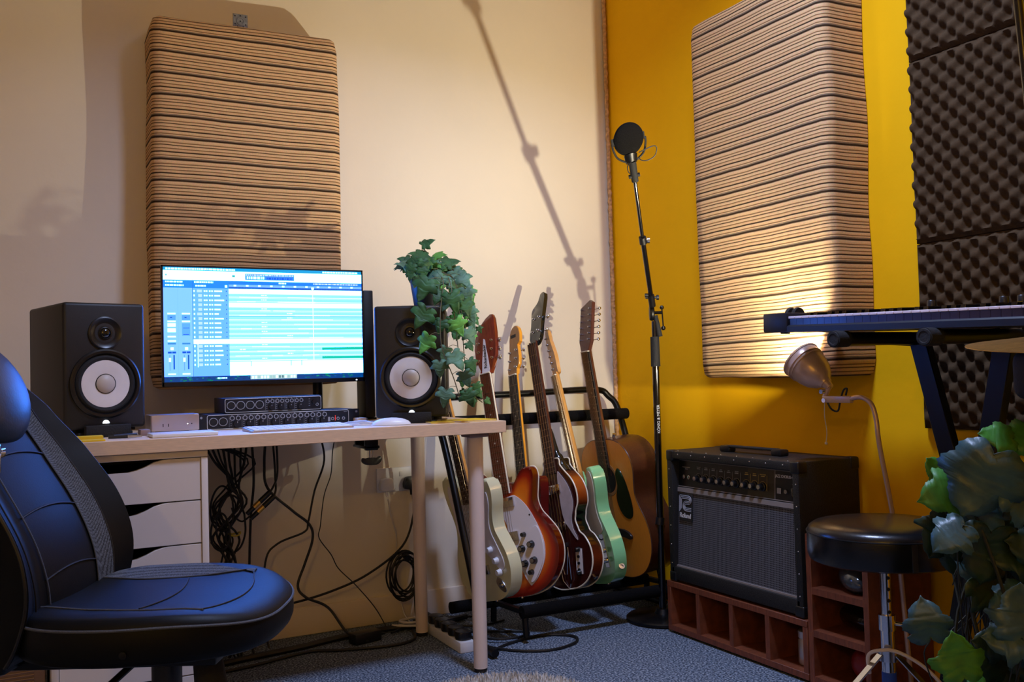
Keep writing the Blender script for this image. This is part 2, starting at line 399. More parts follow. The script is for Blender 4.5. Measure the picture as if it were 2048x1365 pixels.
# ------------------------------------------------------------------ striped acoustic panels
def stripe_panel(name, label, mtx, W, Hh, T, seed, bow):
    # local x across, y up, z out of the wall (0 = wall)
    root = thing(name, label, 'acoustic panel', mtx=mtx, group='striped fabric acoustic panels')
    b = MB(); rnd = random.Random(seed)
    t = bmesh.new(); bmesh.ops.create_cube(t, size=1)
    bmesh.ops.subdivide_edges(t, edges=t.edges[:], cuts=23, use_grid_fill=True)
    R = .032
    for v in t.verts:
        p = V((v.co.x*W, v.co.y*Hh, (v.co.z+.5)*T))
        # round the corners
        q = V((max(-W/2+R, min(W/2-R, p.x)), max(-Hh/2+R, min(Hh/2-R, p.y)), min(T-R, p.z)))
        d = p-q
        if d.length > 1e-6: p = q+d.normalized()*min(d.length, R)
        n = noise.noise(V((p.x*4+seed, p.y*4, p.z*4)))
        p.x += n*.008; p.y += noise.noise(V((p.x*5, 7+seed, p.z*6)))*.007*(1 if abs(p.y) > Hh*.4 else .3)
        if p.z > T*.5: p.z += noise.noise(V((p.x*3, p.y*3, seed)))*.008
        v.co = p
    b._add(t, None); o = b.out('fabric_cover', 'fabric', root, ang=60)
    me = o.data; at = me.attributes.new('stripe', 'FLOAT', 'POINT')
    for i, v in enumerate(me.vertices):
        x, y, z = v.co
        e = max(0, abs(y)/(Hh/2)-.86)*7
        at.data[i].value = 10+y+bow*x*(y/(Hh/2))*.35+bow*.02*(x/W)**2*y*2 - .015*e*(x/W)*(1 if y > 0 else -.5)
    return root
pa = stripe_panel('striped_panel', 'tall striped fabric acoustic panel on the cream wall behind the computer screen',
                  basis((.665, YA-.003, 1.445), (1, 0, 0), (0, 0, 1), (0, -1, 0)), .605, 1.18, .15, 1, .03)
b = MB(); b.box(-.024, .024, -.03, .030, 0, .003, .0012, 1)
b.mi = 0; b.lathe([(.013, .003), (.0125, .0044), (.010, .0044), (.0095, .0032)], 20, Matrix.Translation((0, .006, 0)))
b.mi = 1
for hx, hy in ((-.017, .022), (.017, .022), (-.017, -.004), (.017, -.004), (0, .024), (-.009, -.012), (.009, -.012), (0, .006)): b.cyl((hx, hy, .0028), (hx, hy, .0034), .0024, seg=10)
br = b.out('hanging_bracket', ['zinc', 'dark'], pa); br.location = (-.02, .585+.020, .118); br['label'] = 'grey perforated metal bracket'
stripe_panel('striped_panel', 'tall striped fabric acoustic panel on the yellow wall, lit from below by the lamp',
             basis((XB-.003, 2.20, 1.435), (0, -1, 0), (0, 0, 1), (-1, 0, 0)), .60, 1.19, .155, 5, .06)

# ------------------------------------------------------------------ egg-crate foam
def foam_tile(z0, label, seed):
    root = thing('foam_tile', label, 'acoustic foam', (XB, 1.49, z0), 0, 'egg crate foam tiles on the yellow wall')
    b = MB(); n = 96; W = .494; p = .052
    def f(u, v):
        y = (u-.5)*W; z = v*W
        k = cos(2*pi*(y+seed)/p)*cos(2*pi*z/p)
        h = .026+.011*(1 if k > 0 else -1)*abs(k)**.75
        e = min(u, 1-u, v, 1-v)*n
        if e < 2: h = .014+(h-.014)*e/2*.7
        y += .004*noise.noise(V((0, z*9, z0*5)))*(1 if u < .1 or u > .9 else 0)
        return (-h, y, z)
    b.grid(f, n, n, flip=False)
    b.box(-.014, 0, -W/2, W/2, 0, W)
    b.out('foam_sheet', 'foam', root, ang=80)
foam_tile(.695, 'dark egg crate foam tile, lowest one, behind the keyboard stand', .01)
foam_tile(1.191, 'dark egg crate foam tile in the middle of the stack, above the keyboard', .02)
foam_tile(1.687, 'dark egg crate foam tile, topmost one, cut by the top of the picture', 0)

# ------------------------------------------------------------------ desk and drawers
root = thing('desk', 'pale oak-effect desk top on white tubular legs, holding the computer and speakers', 'desk', (.51, 2.77, 0))
MB().box(-.24, 1.26, 2.47, 3.07, .701, .735, .0012, 1).out('tabletop', 'oak', root, True)
for x, y in ((1.19, 2.54), (1.19, 3.0), (-.17, 2.54), (-.17, 3.0)):
    b = MB(); b.cyl((x, y, .012), (x, y, .69), .0205, .0235); l = b.out('leg', 'leg_paint', root, True)
    MB().cyl((x, y, 0), (x, y, .012), .019).out('foot_cap', 'black_rubber', l, True)
    MB().box(x-.032, x+.032, y-.032, y+.032, .688, .7, .004).out('mounting_plate', 'case_grey', l, True)
root = thing('drawer_unit', 'white drawer unit with scooped drawer fronts under the desk behind the chair', 'drawer unit', (.235, 2.76, 0))
X0, X1, Y0, Y1 = .055, .415, 2.48, 3.05
b = MB(); b.box(X0, X0+.016, Y0, Y1, 0, .683, .001); b.box(X1-.016, X1, Y0, Y1, 0, .683, .001); b.box(X0, X1, Y0, Y1, .684, .7, .001)
b.box(X0+.016, X1-.016, Y1-.01, Y1, 0, .684); b.box(X0+.016, X1-.016, Y0+.012, Y1-.01, 0, .05)
b.out('body', 'drawer_white', root, True)
zs = [.682, .574, .466, .358, .25, .142, .034]
for i in range(6):
    za, zb = zs[i+1]+.003, zs[i]; w = X1-X0-.034; x0 = X0+.017
    top = [(0, -.027), (.1, -.0275), (.155, -.027), (.175, -.024), (.195, -.016), (.215, -.006), (.235, -.001), (.25, 0)]
    pr = [(0, 0)] + [(x0-x0, 0)] if 0 else []
    pts = [(x0, za), (x0+w, za), (x0+w, zb)]+[(x0+x*1., zb+d) for x, d in reversed(top)]
    b = MB(); b.prism(pts, 0, .016, .001, 1, mtx=basis((0, Y0+.004, 0), (1, 0, 0), (0, 0, 1), (0, 1, 0)))
    d = b.out('drawer', 'drawer_white', root, True)
    MB().box(x0+.004, x0+w-.004, Y0+.03, Y1-.03, za, zb-.045).out('drawer_box', 'dark', d, True)

# ------------------------------------------------------------------ studio monitor speakers
def speaker():
    r = thing('studio_speaker', '', 'speaker', (0, 0, 0), 0, 'black studio speakers on the desk')
    W, H, D = .21, .332, .284; Z = .0
    b = MB(); b.box(-W/2, W/2, 0, D, Z, Z+H, .009, 3); b.out('cabinet', 'black_vinyl', r)
    fm = basis((0, 0, 0), (1, 0, 0), (0, 0, 1), (0, -1, 0))
    b = MB(); b.lathe([(.044, -.001), (.0435, .003), (.040, .0042), (.034, .001), (.022, -.0005), (.016, .0005), (.0155, .0035), (.014, .004)], 40, fm @ Matrix.Translation((0, .252, 0)))
    b.out('tweeter_ring', 'black_satin', r)
    b = MB(); b.lathe([(.014, .001), (.013, .003), (.009, .0062), (.004, .0078), (0, .0082)], 24, fm @ Matrix.Translation((0, .252, 0)))
    b.out('tweeter_dome', 'black_gloss', r)
    w = fm @ Matrix.Translation((0, .118, 0))
    b = MB(); b.lathe([(.092, -.001), (.0915, .005), (.087, .0085), (.081, .008), (.0775, .003), (.0765, .0006)], 56, w); ring = b.out('woofer_frame', 'black_satin', r)
    b = MB(); b.lathe([(.0775, .001), (.074, .0045), (.070, .0062), (.066, .005), (.0615, .0015)], 56, w); b.out('surround', 'black_rubber', r)
    b = MB(); b.lathe([(.063, .002), (.060, .0022), (.045, -.002+.004), (.030, .0008), (.024, .0006)], 48, w); b.out('woofer_cone', 'cone', r)
    b = MB(); b.lathe([(.0265, .0004), (.0262, .0022), (.0245, .0024)], 32, w); b.out('cap_ring', 'print_dark', r)
    b = MB(); b.lathe([(.0248, .0016), (.020, .0062), (.012, .0098), (.005, .0112), (0, .0115)], 32, w); b.out('dust_cap', 'cone_cap', r)
    b = MB(); b.prism([(.0085*cos(pi*k/12), .0085*sin(pi*k/12)) for k in range(13)], 0, .0012, mtx=fm @ Matrix.Translation((-.0, .014, 0)))
    b.out('power_light', 'led', r)
    for x in (-.075, .075):
        for y in (.03, .25): MB().cyl((x, y, -.008), (x, y, .002), .012).out('foot', 'black_rubber', r)
    return r
s1 = speaker(); s1.location = (.195, 2.70, .757); s1.rotation_euler.z = radians(15.6)
s1['label'] = 'black studio speaker with white cone to the left of the screen'
s2 = copy_tree(s1); s2.location = (1.018, 2.606, .751); s2.rotation_euler.z = radians(-25)
s2['label'] = 'black studio speaker with white cone at the right end of the desk, under the ivy'
def pad(loc, rz, label):
    r = thing('isolation_pad', label, 'speaker pad', loc, rz, 'speaker pads')
    h = loc[2]; MB().box(-.058, .058, -.022, -.003, 0, .032, .003).out('front_lip', 'black_rubber', r)
    MB().box(-.07, .07, 0, .27, 0, .0135 if rz > 0 else .0075, .002).out('base', 'black_rubber', r)
pad((.195, 2.70, .735), radians(15.6), 'black block under the front of the left speaker')
pad((1.018, 2.606, .735), radians(-25), 'black block under the front of the right speaker')

# ------------------------------------------------------------------ computer screen
def col_quads(name, quads, parent, z):
    b = bmesh.new(); lay = b.loops.layers.float_color.new('Col')
    for k, (x0, x1, y0, y1, c, d) in enumerate(quads):
        f = b.faces.new([b.verts.new((x, y, z+d)) for x, y in ((x0, y0), (x1, y0), (x1, y1), (x0, y1))])
        q = (1.5, 5.8, 27) if min(c) >= 225 else (1, 1, 5) if c[2] >= 240 and c[1] > 120 else (1, 1, 1)      # over-exposed white areas of the picture on the display
        cc = tuple(v*f for v, f in zip(s2l(c), q))+(1,)
        for l in f.loops: l[lay] = cc
    me = bpy.data.meshes.new(name); b.to_mesh(me); b.free(); me.materials.append(M['screen'])
    o = bpy.data.objects.new(name, me); C.objects.link(o); o.parent = parent; return o
MW, MH = .615, .358
mon = thing('computer_monitor', 'wide computer monitor with thin bezel showing a bright blue audio editing session', 'computer monitor', mtx=basis((.6705, 2.91, 1.041), (1, 0, 0), (0, 0, 1), (0, -1, 0)))
b = MB(); b.box(-MW/2, MW/2, -MH/2, MH/2, -.018, 0, .002); b.box(-.16, .16, -.10, .12, -.045, -.018, .01)
b.out('casing', 'black_plastic', mon)
b = MB()
for q in ((-MW/2, MW/2, -MH/2, -MH/2+.013), (-MW/2, MW/2, MH/2-.005, MH/2), (-MW/2, -MW/2+.005, -MH/2, MH/2), (MW/2-.005, MW/2, -MH/2, MH/2)): b.box(*q, -.001, .0025, .0006, 1)
b.out('bezel', 'black_plastic', mon)
Q = []; rnd = random.Random(11); SW, SH = MW-.010, MH-.018
def R(u0, u1, v0, v1, c, d=1):   # screen fractions, v from top
    Q.append((-SW/2+u0*SW, -SW/2+u1*SW, .004+SH/2-v1*SH, .004+SH/2-v0*SH, c, .0004+d*.00015))
def blobs(u, v, wd, h, c=(250, 255, 255), d=3, gap=.003):
    e = u+wd
    while u < e:
        w_ = rnd.uniform(.004, .016); R(u, min(u+w_, e), v, v+h, c, d); u += w_+gap
R(0, 1, 0, 1, (236, 246, 255), 0)
R(0, 1, 0, .028, (20, 160, 235))
blobs(.012, .007, .33, .014); blobs(.79, .008, .19, .013)
R(0, 1, .028, .112, (238, 246, 255))
R(.392, .64, .045, .1, (60, 140, 250), 2); blobs(.396, .05, .24, .012, (215, 235, 255), 3); blobs(.40, .068, .09, .024, (230, 242, 255), 3, .004); blobs(.50, .075, .13, .018, (20, 90, 230), 3, .004)
R(.328, .342, .06, .078, (60, 180, 190), 2); R(.01, .018, .062, .076, (120, 190, 220), 2)
R(0, .136, .112, .18, (36, 144, 250)); blobs(.01, .122, .08, .012); blobs(.01, .152, .085, .012)
R(.136, .31, .112, .18, (30, 140, 250)); blobs(.145, .122, .09, .014); blobs(.15, .154, .05, .013); R(.292, .303, .152, .172, (240, 250, 255), 2)
R(.31, 1, .112, .145, (28, 132, 246)); blobs(.56, .12, .04, .012); blobs(.74, .12, .24, .012, (220, 238, 255))
R(.31, 1, .145, .165, (130, 190, 245)); R(.31, 1, .165, .183, (40, 110, 225), 2)
for i in range(11): R(.335+i*.0605, .347+i*.0605, .147, .16, (245, 250, 255), 3)
for i in range(115): R(.312+i*.006, .315+i*.006, .167, .181, (8, 74, 205), 3)
R(0, .136, .18, .955, (142, 205, 255)); R(.067, .068, .18, .955, (120, 190, 250), 2)
R(.136, .31, .18, .955, (116, 190, 252)); R(.135, .137, .11, .955, (40, 120, 220), 3)
for c0 in (.018, .085):
    R(c0, c0+.038, .40, .412, (235, 248, 255), 2); R(c0, c0+.038, .42, .462, (96, 170, 240), 2); R(c0+.012, c0+.022, .436, .444, (20, 90, 190), 3)
    for v in ((.468, .48), (.49, .52), (.535, .568), (.60, .613), (.638, .65)):
        if c0 < .05: R(c0, c0+.038, v[0], v[1], (232, 246, 255), 2)
    if c0 > .05: R(c0, c0+.038, .49, .60, (100, 176, 245), 2); R(c0+.005, c0+.033, .53, .535, (10, 80, 200), 3); R(c0+.005, c0+.033, .585, .59, (10, 80, 200), 3); R(c0, c0+.038, .468, .48, (232, 246, 255), 2)
    R(c0, c0+.038, .66, .674, (60, 140, 225), 2); R(c0+.013, c0+.027, .70, .722, (245, 252, 255), 2)
    R(c0, c0+.018, .735, .752, (10, 90, 220), 2); R(c0+.02, c0+.038, .735, .752, (10, 90, 220), 2)
    R(c0+.025, c0+.032, .765, .89, (20, 96, 190), 2); R(c0+.008, c0+.010, .765, .9, (60, 130, 200), 2); R(c0+.004, c0+.014, .79, .825, (240, 250, 255), 3)
    R(c0, c0+.036, .925, .937, (225, 242, 255), 2)
rowh = .0405
for i in range(17):
    v = .186+i*rowh
    if i == 11: R(.138, .31, v, v+rowh, (238, 248, 255), 2)
    else:
        R(.141, .147, v+.012, v+.028, (235, 250, 255), 3); R(.163+(-.006 if i in (0, 5) else 0), .181, v+.008, v+.032, (200, 232, 255), 3)
        for k in (.19, .2, .215, .226): R(k, k+.007, v+.014, v+.026, (246, 252, 255), 3)
        R(.24, .24+rnd.uniform(.018, .05), v+.014, v+.026, (246, 252, 255), 3); R(.296, .3, v+.015, v+.024, (20, 80, 180), 3)
    last = i == 16
    if i not in (0, 3, 11) and not last:
        R(.31, 1, v, v+rowh-.002, (160, 240, 252), 1)
        R(.31, 1, v+rowh*.66, v+rowh*.78, (226, 252, 255), 2)
        if i in (13, 15): R(.78, 1, v, v+rowh*.6, (20, 200, 180), 3)
        for k in range(3):
            if k == 0: a = rnd.choice((.47, .47, .6, .36)); blobs(a, v+.008, .028, .008, (245, 255, 255), 4)
            a = rnd.uniform(.33, .75); R(a, a+rnd.uniform(.05, .2), v+rowh*.62, v+rowh*.82, (244, 255, 255), 3)
    elif not last:
        R(.31, 1, v, v+rowh, (246, 252, 255), 1)
R(.31, 1, .427, .431, (90, 190, 230), 4)
R(.157, .16, .67, .875, (240, 250, 255), 4)
for k in (.413, .615, .67): R(k, k+.003, .83, .875, (20, 130, 190), 4)
R(.31, 1, .835, .955, (240, 248, 255), 0.5)
R(.734, .737, .16, .83, (250, 255, 255), 5); R(.729, .742, .158, .175, (250, 255, 255), 5)
R(0, 1, .955, 1, (0, 62, 140))
for i in range(90):
    u = rnd.uniform(0, .985); v = rnd.uniform(.958, .99); R(u, u+rnd.uniform(.004, .014), v, v+.008, rnd.choice([(0, 110, 110), (0, 130, 90), (0, 50, 110), (0, 90, 170), (20, 150, 120)]), 2)
R(.41, .645, .957, .992, (196, 214, 225), 4)
for i in range(15): R(.418+i*.015, .427+i*.015, .963, .985, rnd.choice([(225, 235, 240), (170, 205, 220), (240, 245, 250), (90, 130, 150)]), 5)
blobs(.25, .97, .045, .01)
col_quads('screen', Q, mon, 0)
b = MB(); b.box(MW/2-.03, MW/2-.026, -MH/2+.004, -MH/2+.007, .0025, .0032); b.out('power_light', 'led', mon)
# clamp arm that carries it
arm = thing('monitor_arm', 'black monitor arm clamped to the desk edge, screw clamp hanging below the tabletop', 'monitor arm', (1.0, 3.02, .735))
b = MB(); b.cyl((.86, 3.04, .736), (.86, 3.04, 1.05), .016); b.tube(cr([(.86, 3.04, 1.03), (.78, 3.02, 1.035), (.6705, 2.98, 1.04)], 4), .016, 10); b.box(.63, .71, 2.956, 2.975, 1.0, 1.08, .003)
b.out('arm', 'black_metal', arm, True)
b = MB(); b.box(.80, 1.04, 2.98, 3.085, .7352, .742, .001); b.box(.995, 1.035, 3.071, 3.085, .64, .742, .002); b.box(.99, 1.04, 2.955, 3.085, .64, .650, .003)
b.box(.992, 1.035, 2.955, 2.975, .635, .70, .003)
b.out('clamp_bracket', 'black_metal', arm, True)
b = MB(); b.cyl((1.012, 2.965, .60), (1.012, 2.965, .645), .006); b.out('clamp_screw', 'chrome', arm, True)
b = MB(); b.prism(cr2([(-.033, .002), (-.03, .013), (-.012, .010), (0, .014), (.012, .010), (.03, .016), (.034, .004), (.022, -.009), (0, -.011), (-.022, -.008)], 3), -.007, .007, .002, 2, basis((1.012, 2.962, .598), (1, 0, 0), (0, 0, 1), (0, -1, 0)))
b.out('wing_handle', 'black_plastic', arm, True)
# tall slim black panel between screen and speaker
sl = MB().box(1.000, 1.034, 2.972, 3.062, .7425, 1.162, .004); tag(sl.out('reflection_panel', 'black_vinyl'), 'tall slim black panel standing between the screen and the right speaker', 'panel')

# ------------------------------------------------------------------ audio interfaces
def jack(b, x, z, r): b.lathe([(r, 0), (r, .0015), (r*.62, .0018), (r*.6, -.001), (0, -.001)], 14, Matrix.Translation((x, z, 0)))
def interface(name, label, x0, x1, z0, z1, Y, ears, nx, cells, cat='audio interface'):
    r = thing(name, label, cat, mtx=basis(((x0+x1)/2, Y, z0), (1, 0, 0), (0, 0, 1), (0, -1, 0)))
    W = x1-x0; H = z1-z0; e = .022 if ears else 0
    b = MB(); b.box(-W/2+e, W/2-e, 0, H, -.16, 0, .001, 1)
    if ears: b.box(-W/2, W/2, .0005, H-.0005, -.003, .0003, .0004, 1)
    b.out('case', 'blue_ui', r)
    if ears:
        b = MB()
        for x in (-W/2+.009, W/2-.009): b.cyl((x, H-.009, .0002), (x, H-.009, .0009), .0035, seg=10)
        b.out('rack_screw', 'print_grey', r)
    a, c = -W/2+e+.002, W/2-e-.002-(.022 if ears else 0)
    if ears: a, c = -W/2+e+.003, W/2-e-.012
    pts = []
    for cx, cy, s in ((c-.005, H-.008, 0), (a+.005, H-.008, 1), (a+.005, .007, 2), (c-.005, .007, 3)):
        for k in range(5):
            t_ = (s+k/4.)*pi/2; pts.append((cx+.005*cos(t_), cy+.005*sin(t_), .0012))
    MB().tube(pts, .0009, 6, closed=True).out('outline', 'print_white', r)
    x = a+.017
    for k in range(nx):
        b = MB(); b.lathe([(.0125, .0004), (.0125, .003), (.0108, .0035), (.0105, .001), (.006, .0006), (0, .0006)], 22, Matrix.Translation((x, H*.5, 0)))
        s_ = b.out('combo_socket', 'print_grey', r); MB().lathe([(.0104, .0012), (.005, .0022), (0, .0022)], 16, Matrix.Translation((x, H*.5, 0))).out('socket_core', 'dark', s_)
        x += .027
    x -= .010; w_ = (c-.006-x-(.045 if not ears else .058))/cells
    kb = MB(); pr = MB(); ln = MB()
    for k in range(cells):
        cx = x+w_*(k+.5)
        ln.box(x+w_*k-.0003, x+w_*k+.0003, .006, H-.006, .0002, .0007)
        kb = MB(); kb.lathe([(w_*.27, .0003), (w_*.25, .007), (0, .0072)], 14, Matrix.Translation((cx+w_*.08, H*.33, 0))); kb.out('knob', 'black_plastic', r)
        pr.box(cx+w_*.08, cx+w_*.14, H*.33+w_*.08, H*.33+w_*.2, .0072, .0077)
        for q in (-.26, .22): pr.lathe([(w_*.2, .0002), (w_*.2, .0012), (w_*.13, .0013), (w_*.13, .0003)], 12, Matrix.Translation((cx+w_*q, H*.7, 0)))
        for q in (.2, .33, .46): pr.box(cx-w_*.42, cx-w_*.3, H*q, H*q+.0012, .0002, .0006)
        for q in (-.3, .15): pr.box(cx+w_*q-.001, cx+w_*q+.0022, H*.86, H*.86+.0012, .0002, .0006)
    xx = x+w_*cells+.01
    for k in range(3 if ears else 1):
        pr.lathe([(.0048, .0002), (.0048, .0022), (.0028, .0024), (.0028, .0004)], 16, Matrix.Translation((xx+.004+k*.017 if ears else c-.012, H*.38, 0)))
    if ears:
        pr.box(xx-.010, xx-.003, H*.2, H*.5, .0002, .0012); 
        for k in range(3): pr.box(c-.006+k*.004-.008, c-.006+k*.004-.006, H*.8, H*.8+.002, .0003, .0006)
        for k in range(4): MB().lathe([(.0008, .0002), (.0008, .001), (0, .0012)], 8, Matrix.Translation((xx+.0125, H*(.28+.09*k), 0))).out('red_light', 'red_led', r)
    else:
        for q in (.3, .45, .6, .75): pr.box(xx+.004, xx+.008, H*q, H*q+.0014, .0002, .0007)
        kk = MB(); kk.lathe([(.0075, .0003), (.007, .008), (0, .0083)], 16, Matrix.Translation((xx-.002+.022, H*.55, 0))); kk.out('knob', 'black_plastic', r)
    pr.out('printed_markings', 'print_grey', r); ln.out('divider_lines', 'print_grey', r)
    return r
interface('rack_audio_interface', 'wide black rack audio interface with two round sockets, lying flat on the desk', .440, .914, .7352, .780, 2.78, True, 2, 8)
interface('audio_interface', 'shorter black audio interface with four round sockets, on top of the wider one', .515, .800, .7805, .8245, 2.79, False, 4, 4)

# ------------------------------------------------------------------ desk items
r = thing('mini_computer', 'small square silver computer with rounded corners beside the left speaker', 'computer', (.372, 2.79, .735))
b = MB(); b.prism(cr2([(-.05, -.0635), (.05, -.0635), (.0605, -.0605), (.0635, -.05), (.0635, .05), (.0605, .0605), (.05, .0635), (-.05, .0635), (-.0605, .0605), (-.0635, .05), (-.0635, -.05), (-.0605, -.0605)], 3), .006, .05, .002, 2); b.out('case', 'aluminium', r)
MB().cyl((0, 0, 0), (0, 0, .007), .045).out('foot', 'dark', r)
for x in (-.032, -.018): MB().box(x-.001, x+.001, -.0642, -.0632, .018, .026).out('usb_port', 'dark', r)
MB().cyl((.032, -.0632, .024), (.032, -.0642, .024), .0012).out('power_light', 'led', r)
MB().cyl((.043, -.0632, .024), (.043, -.0642, .024), .0017).out('headphone_port', 'dark', r)
tag(MB().box(.287, .447, 2.505, 2.62, .7353, .7445, .002).out('trackpad', 'white_plastic'), 'flat white trackpad in front of the silver computer', 'trackpad')
r = thing('computer_keyboard', 'slim white computer keyboard in front of the audio interfaces', 'keyboard', (.675, 2.585, .7353), radians(1.5))
b = MB(); b.prism([(-.057, 0), (.057, 0), (.057, .010), (-.057, .004)], -.14, .14, .001, 1, mtx=basis((0, 0, 0), (0, 1, 0), (0, 0, 1), (1, 0, 0))); b.out('case', 'aluminium', r)
for j in range(6):
    y = -.048+j*.0192; z = .004+(y+.057)/.114*.006
    b = MB()
    n = 14 if j else 7; wd = .272/n
    for k in range(n):
        if j == 0: wk = [.02, .02, .02, .1, .02, .03, .062][k]; x = -.136+sum([.02, .02, .02, .1, .02, .03, .062][:k])
        else: wk = wd; x = -.136+k*wd
        b.box(x+.001, x+wk-.001, y-.0085, y+.0085, z-.001, z+.0022, .0008, 1)
    b.out('key_row', 'white_plastic', r)
b = MB(); b.sph((0, 0, 0), 1, 24, (.028, .056, .0205))
for v in b.b.verts:
    v.co.z = max(v.co.z, 0)
    if v.co.z > 0: v.co.z *= 1-.0*abs(v.co.y)
m_ = b.out('computer_mouse', 'white_plastic'); m_.location = (.937, 2.56, .736); m_.rotation_euler.z = radians(70)
tag(m_, 'white low-domed computer mouse on the desk in front of the right speaker', 'mouse')
def notebook(loc, rz, w_, d, h, label):
    r = thing('notebook', label, 'notebook', loc, rz, 'yellow notebooks')
    MB().box(-w_/2+.001, w_/2-.001, -d/2+.001, d/2-.001, .001, h-.001).out('pages', 'paper', r)
    MB().box(-w_/2, w_/2, -d/2, d/2, 0, .001).out('back_cover', 'yellow_card', r)
    MB().box(-w_/2, w_/2, -d/2, d/2, h-.001, h, .0003, 1).out('front_cover', 'yellow_card', r)
notebook((1.178, 2.555, .7353), radians(4), .12, .13, .005, 'yellow notebook lying nearest the right end of the desk')
notebook((1.112, 2.70, .7353), radians(-14), .08, .11, .004, 'yellow notebook further back by the foot of the right speaker') if 0 else None
notebook((1.075, 2.535, .7353), radians(-10), .07, .09, .0035, 'smaller yellow notebook just left of the first, in front of the speaker')
tag(MB().box(.10, .178, 2.49, 2.535, .7353, .739).out('sticky_notes', 'yellow_card'), 'yellow sticky note pad at the left end of the desk by the chair', 'sticky notes', 'yellow sticky notes')
b = MB().box(.10, .178, 2.555, 2.61, .7353, .745, mtx=None); tag(b.out('sticky_notes', 'yellow_card'), 'thicker yellow sticky note pad behind the first, under the left speaker', 'sticky notes', 'yellow sticky notes')
r = thing('pen', 'black and silver pen lying in front of the left speaker', 'pen', (.225, 2.57, .740))
MB().cyl((.19, 2.565, .740), (.235, 2.56, .740), .004, seg=10).out('barrel', 'black_plastic', r, True); MB().cyl((.235, 2.56, .740), (.268, 2.556, .740), .0042, .003, 10).out('cap', 'steel', r, True)
tag(MB().cyl((.205, 2.60, .7405), (.262, 2.628, .7405), .0045, seg=10).out('marker_pen', 'black_plastic'), 'thick dark marker pen lying behind the other pen', 'pen')
tag(MB().box(.275, .30, 2.66, 2.72, .7353, .751, .003).out('small_box', 'case_grey'), 'small grey-brown box at the right foot of the left speaker', 'box')
tag(MB().box(.895, .925, 2.74, 2.79, .7353, .752, .003).out('small_box', 'oak'), 'small pale wooden block at the foot of the right speaker', 'box')
def cable(name, label, pts, r=.003, m='cable_black', cat='cable', group=None, n=7):
    b = MB(); b.tube(cr(pts, n), r, 8); return tag(b.out(name, m), label, cat, group)
cable('white_cable', 'white looped cable on the desk between the keyboard and the mouse', [(.83, 2.70, .738), (.87, 2.64, .7385), (.93, 2.66, .739), (.96, 2.72, .7385), (.90, 2.74, .74), (.85, 2.69, .7425), (.89, 2.62, .742), (.95, 2.64, .739)], .0022, 'cable_white', group='cables on the desk')
cable('white_cable', 'second white cable coiled loosely beside the keyboard', [(.82, 2.66, .738), (.86, 2.60, .738), (.90, 2.605, .738), (.885, 2.66, .746), (.84, 2.72, .738), (.88, 2.76, .738), (.95, 2.77, .738)], .0022, 'cable_white', group='cables on the desk')
cable('black_cable', 'short black plug cable on the desk behind the mouse', [(.93, 2.78, .739), (.945, 2.80, .745), (.96, 2.85, .739), (.975, 2.93, .739), (.98, 3.0, .738)], .003, group='cables on the desk')

# ------------------------------------------------------------------ ivy
LEAF_FACES = 0
def leaf(b, base, d, nrm, size, seed=0, curl=.25, full=False):
    """lobed ivy leaf: base point, direction to the tip, surface normal"""
    global LEAF_FACES
    rnd = random.Random(seed); d = V(d).normalized(); nrm = V(nrm); nrm = (nrm-d*nrm.dot(d)).normalized(); sx = nrm.cross(d)
    if full: prof = [(.02, -.04), (.2, -.15), (.42, -.13), (.55, .04), (.49, .17), (.63, .30), (.66, .46), (.50, .52), (.42, .60), (.36, .76), (.22, .92), (.09, 1.0), (0, 1.08)]
    else: prof = [(.02, -.02), (.16, -.11), (.34, -.13), (.49, -.02), (.40, .12), (.54, .20), (.62, .42), (.42, .43), (.31, .50), (.25, .68), (.16, .84), (.07, .96), (0, 1.05)]
    f_ = V((0, 0, 0)); n0 = len(b.faces)
    phase = rnd.uniform(0, 6); bendy = rnd.uniform(.6, 1.5)
    def P(x, y, side):
        z = -.9*curl*x*x*bendy-curl*.55*y*y+.045*sin(y*5+phase)
        for vx, vy in ((0, 1), (.82, .57), (.95, -.3)):          # creased along the veins
            dd = abs(x*vy-y*vx)
            z -= .035*max(0, 1-dd*9)*(1 if x*vx+y*vy > 0 else 0)
        z += .03*noise.noise(V((x*7*side+seed, y*7, phase)))
        return V(base)+size*(sx*x*side*.95+d*y+nrm*z)
    J = [(x*rnd.uniform(.9, 1.1), y+rnd.uniform(-.03, .03)) for x, y in prof]; J[-1] = (0, prof[-1][1])
    ol = [(p.x, p.y) for p in cr([(x, y, 0) for x, y in J], 3)]
    ol = [(max(0, x*(1+(.035 if k % 2 else -.02)*(1 if full else .5))), y) for k, (x, y) in enumerate(ol)]; ol[-1] = (0, prof[-1][1])
    n = len(ol); sp = [b.verts.new(P(0, y, 1)) for y in [max(0, min(.98, (i/(n-1))**1.1)) for i in range(n)]]
    sy = [max(0, min(.98, (i/(n-1))**1.1)) for i in range(n)]
    for side in (1, -1):
        mid = [b.verts.new(P(x*.5, y*.5+sy[i]*.5, side)) for i, (x, y) in enumerate(ol)]
        out_ = [b.verts.new(P(x, y, side)) for x, y in ol]
        for A, B in ((sp, mid), (mid, out_)):
            for i in range(n-1):
                q = (A[i], B[i], B[i+1], A[i+1]); b.faces.new(q if side > 0 else q[::-1])
    LEAF_FACES = len(b.faces)-n0
def solid_leaf_mesh(name, b, mats, parent, sel):
    o = b.out(name, mats, parent, True, ang=180)
    rnd = random.Random(4)
    me = o.data; per = LEAF_FACES
    for i, p in enumerate(me.polygons): p.material_index = sel[(i//per) % len(sel)]
    s = o.modifiers.new('thick', 'SOLIDIFY'); s.thickness = .0008
    return o
pot = thing('potted_ivy', 'trailing green ivy in a black pot on top of the right speaker', 'potted plant', (1.15, 2.78, 1.0835))
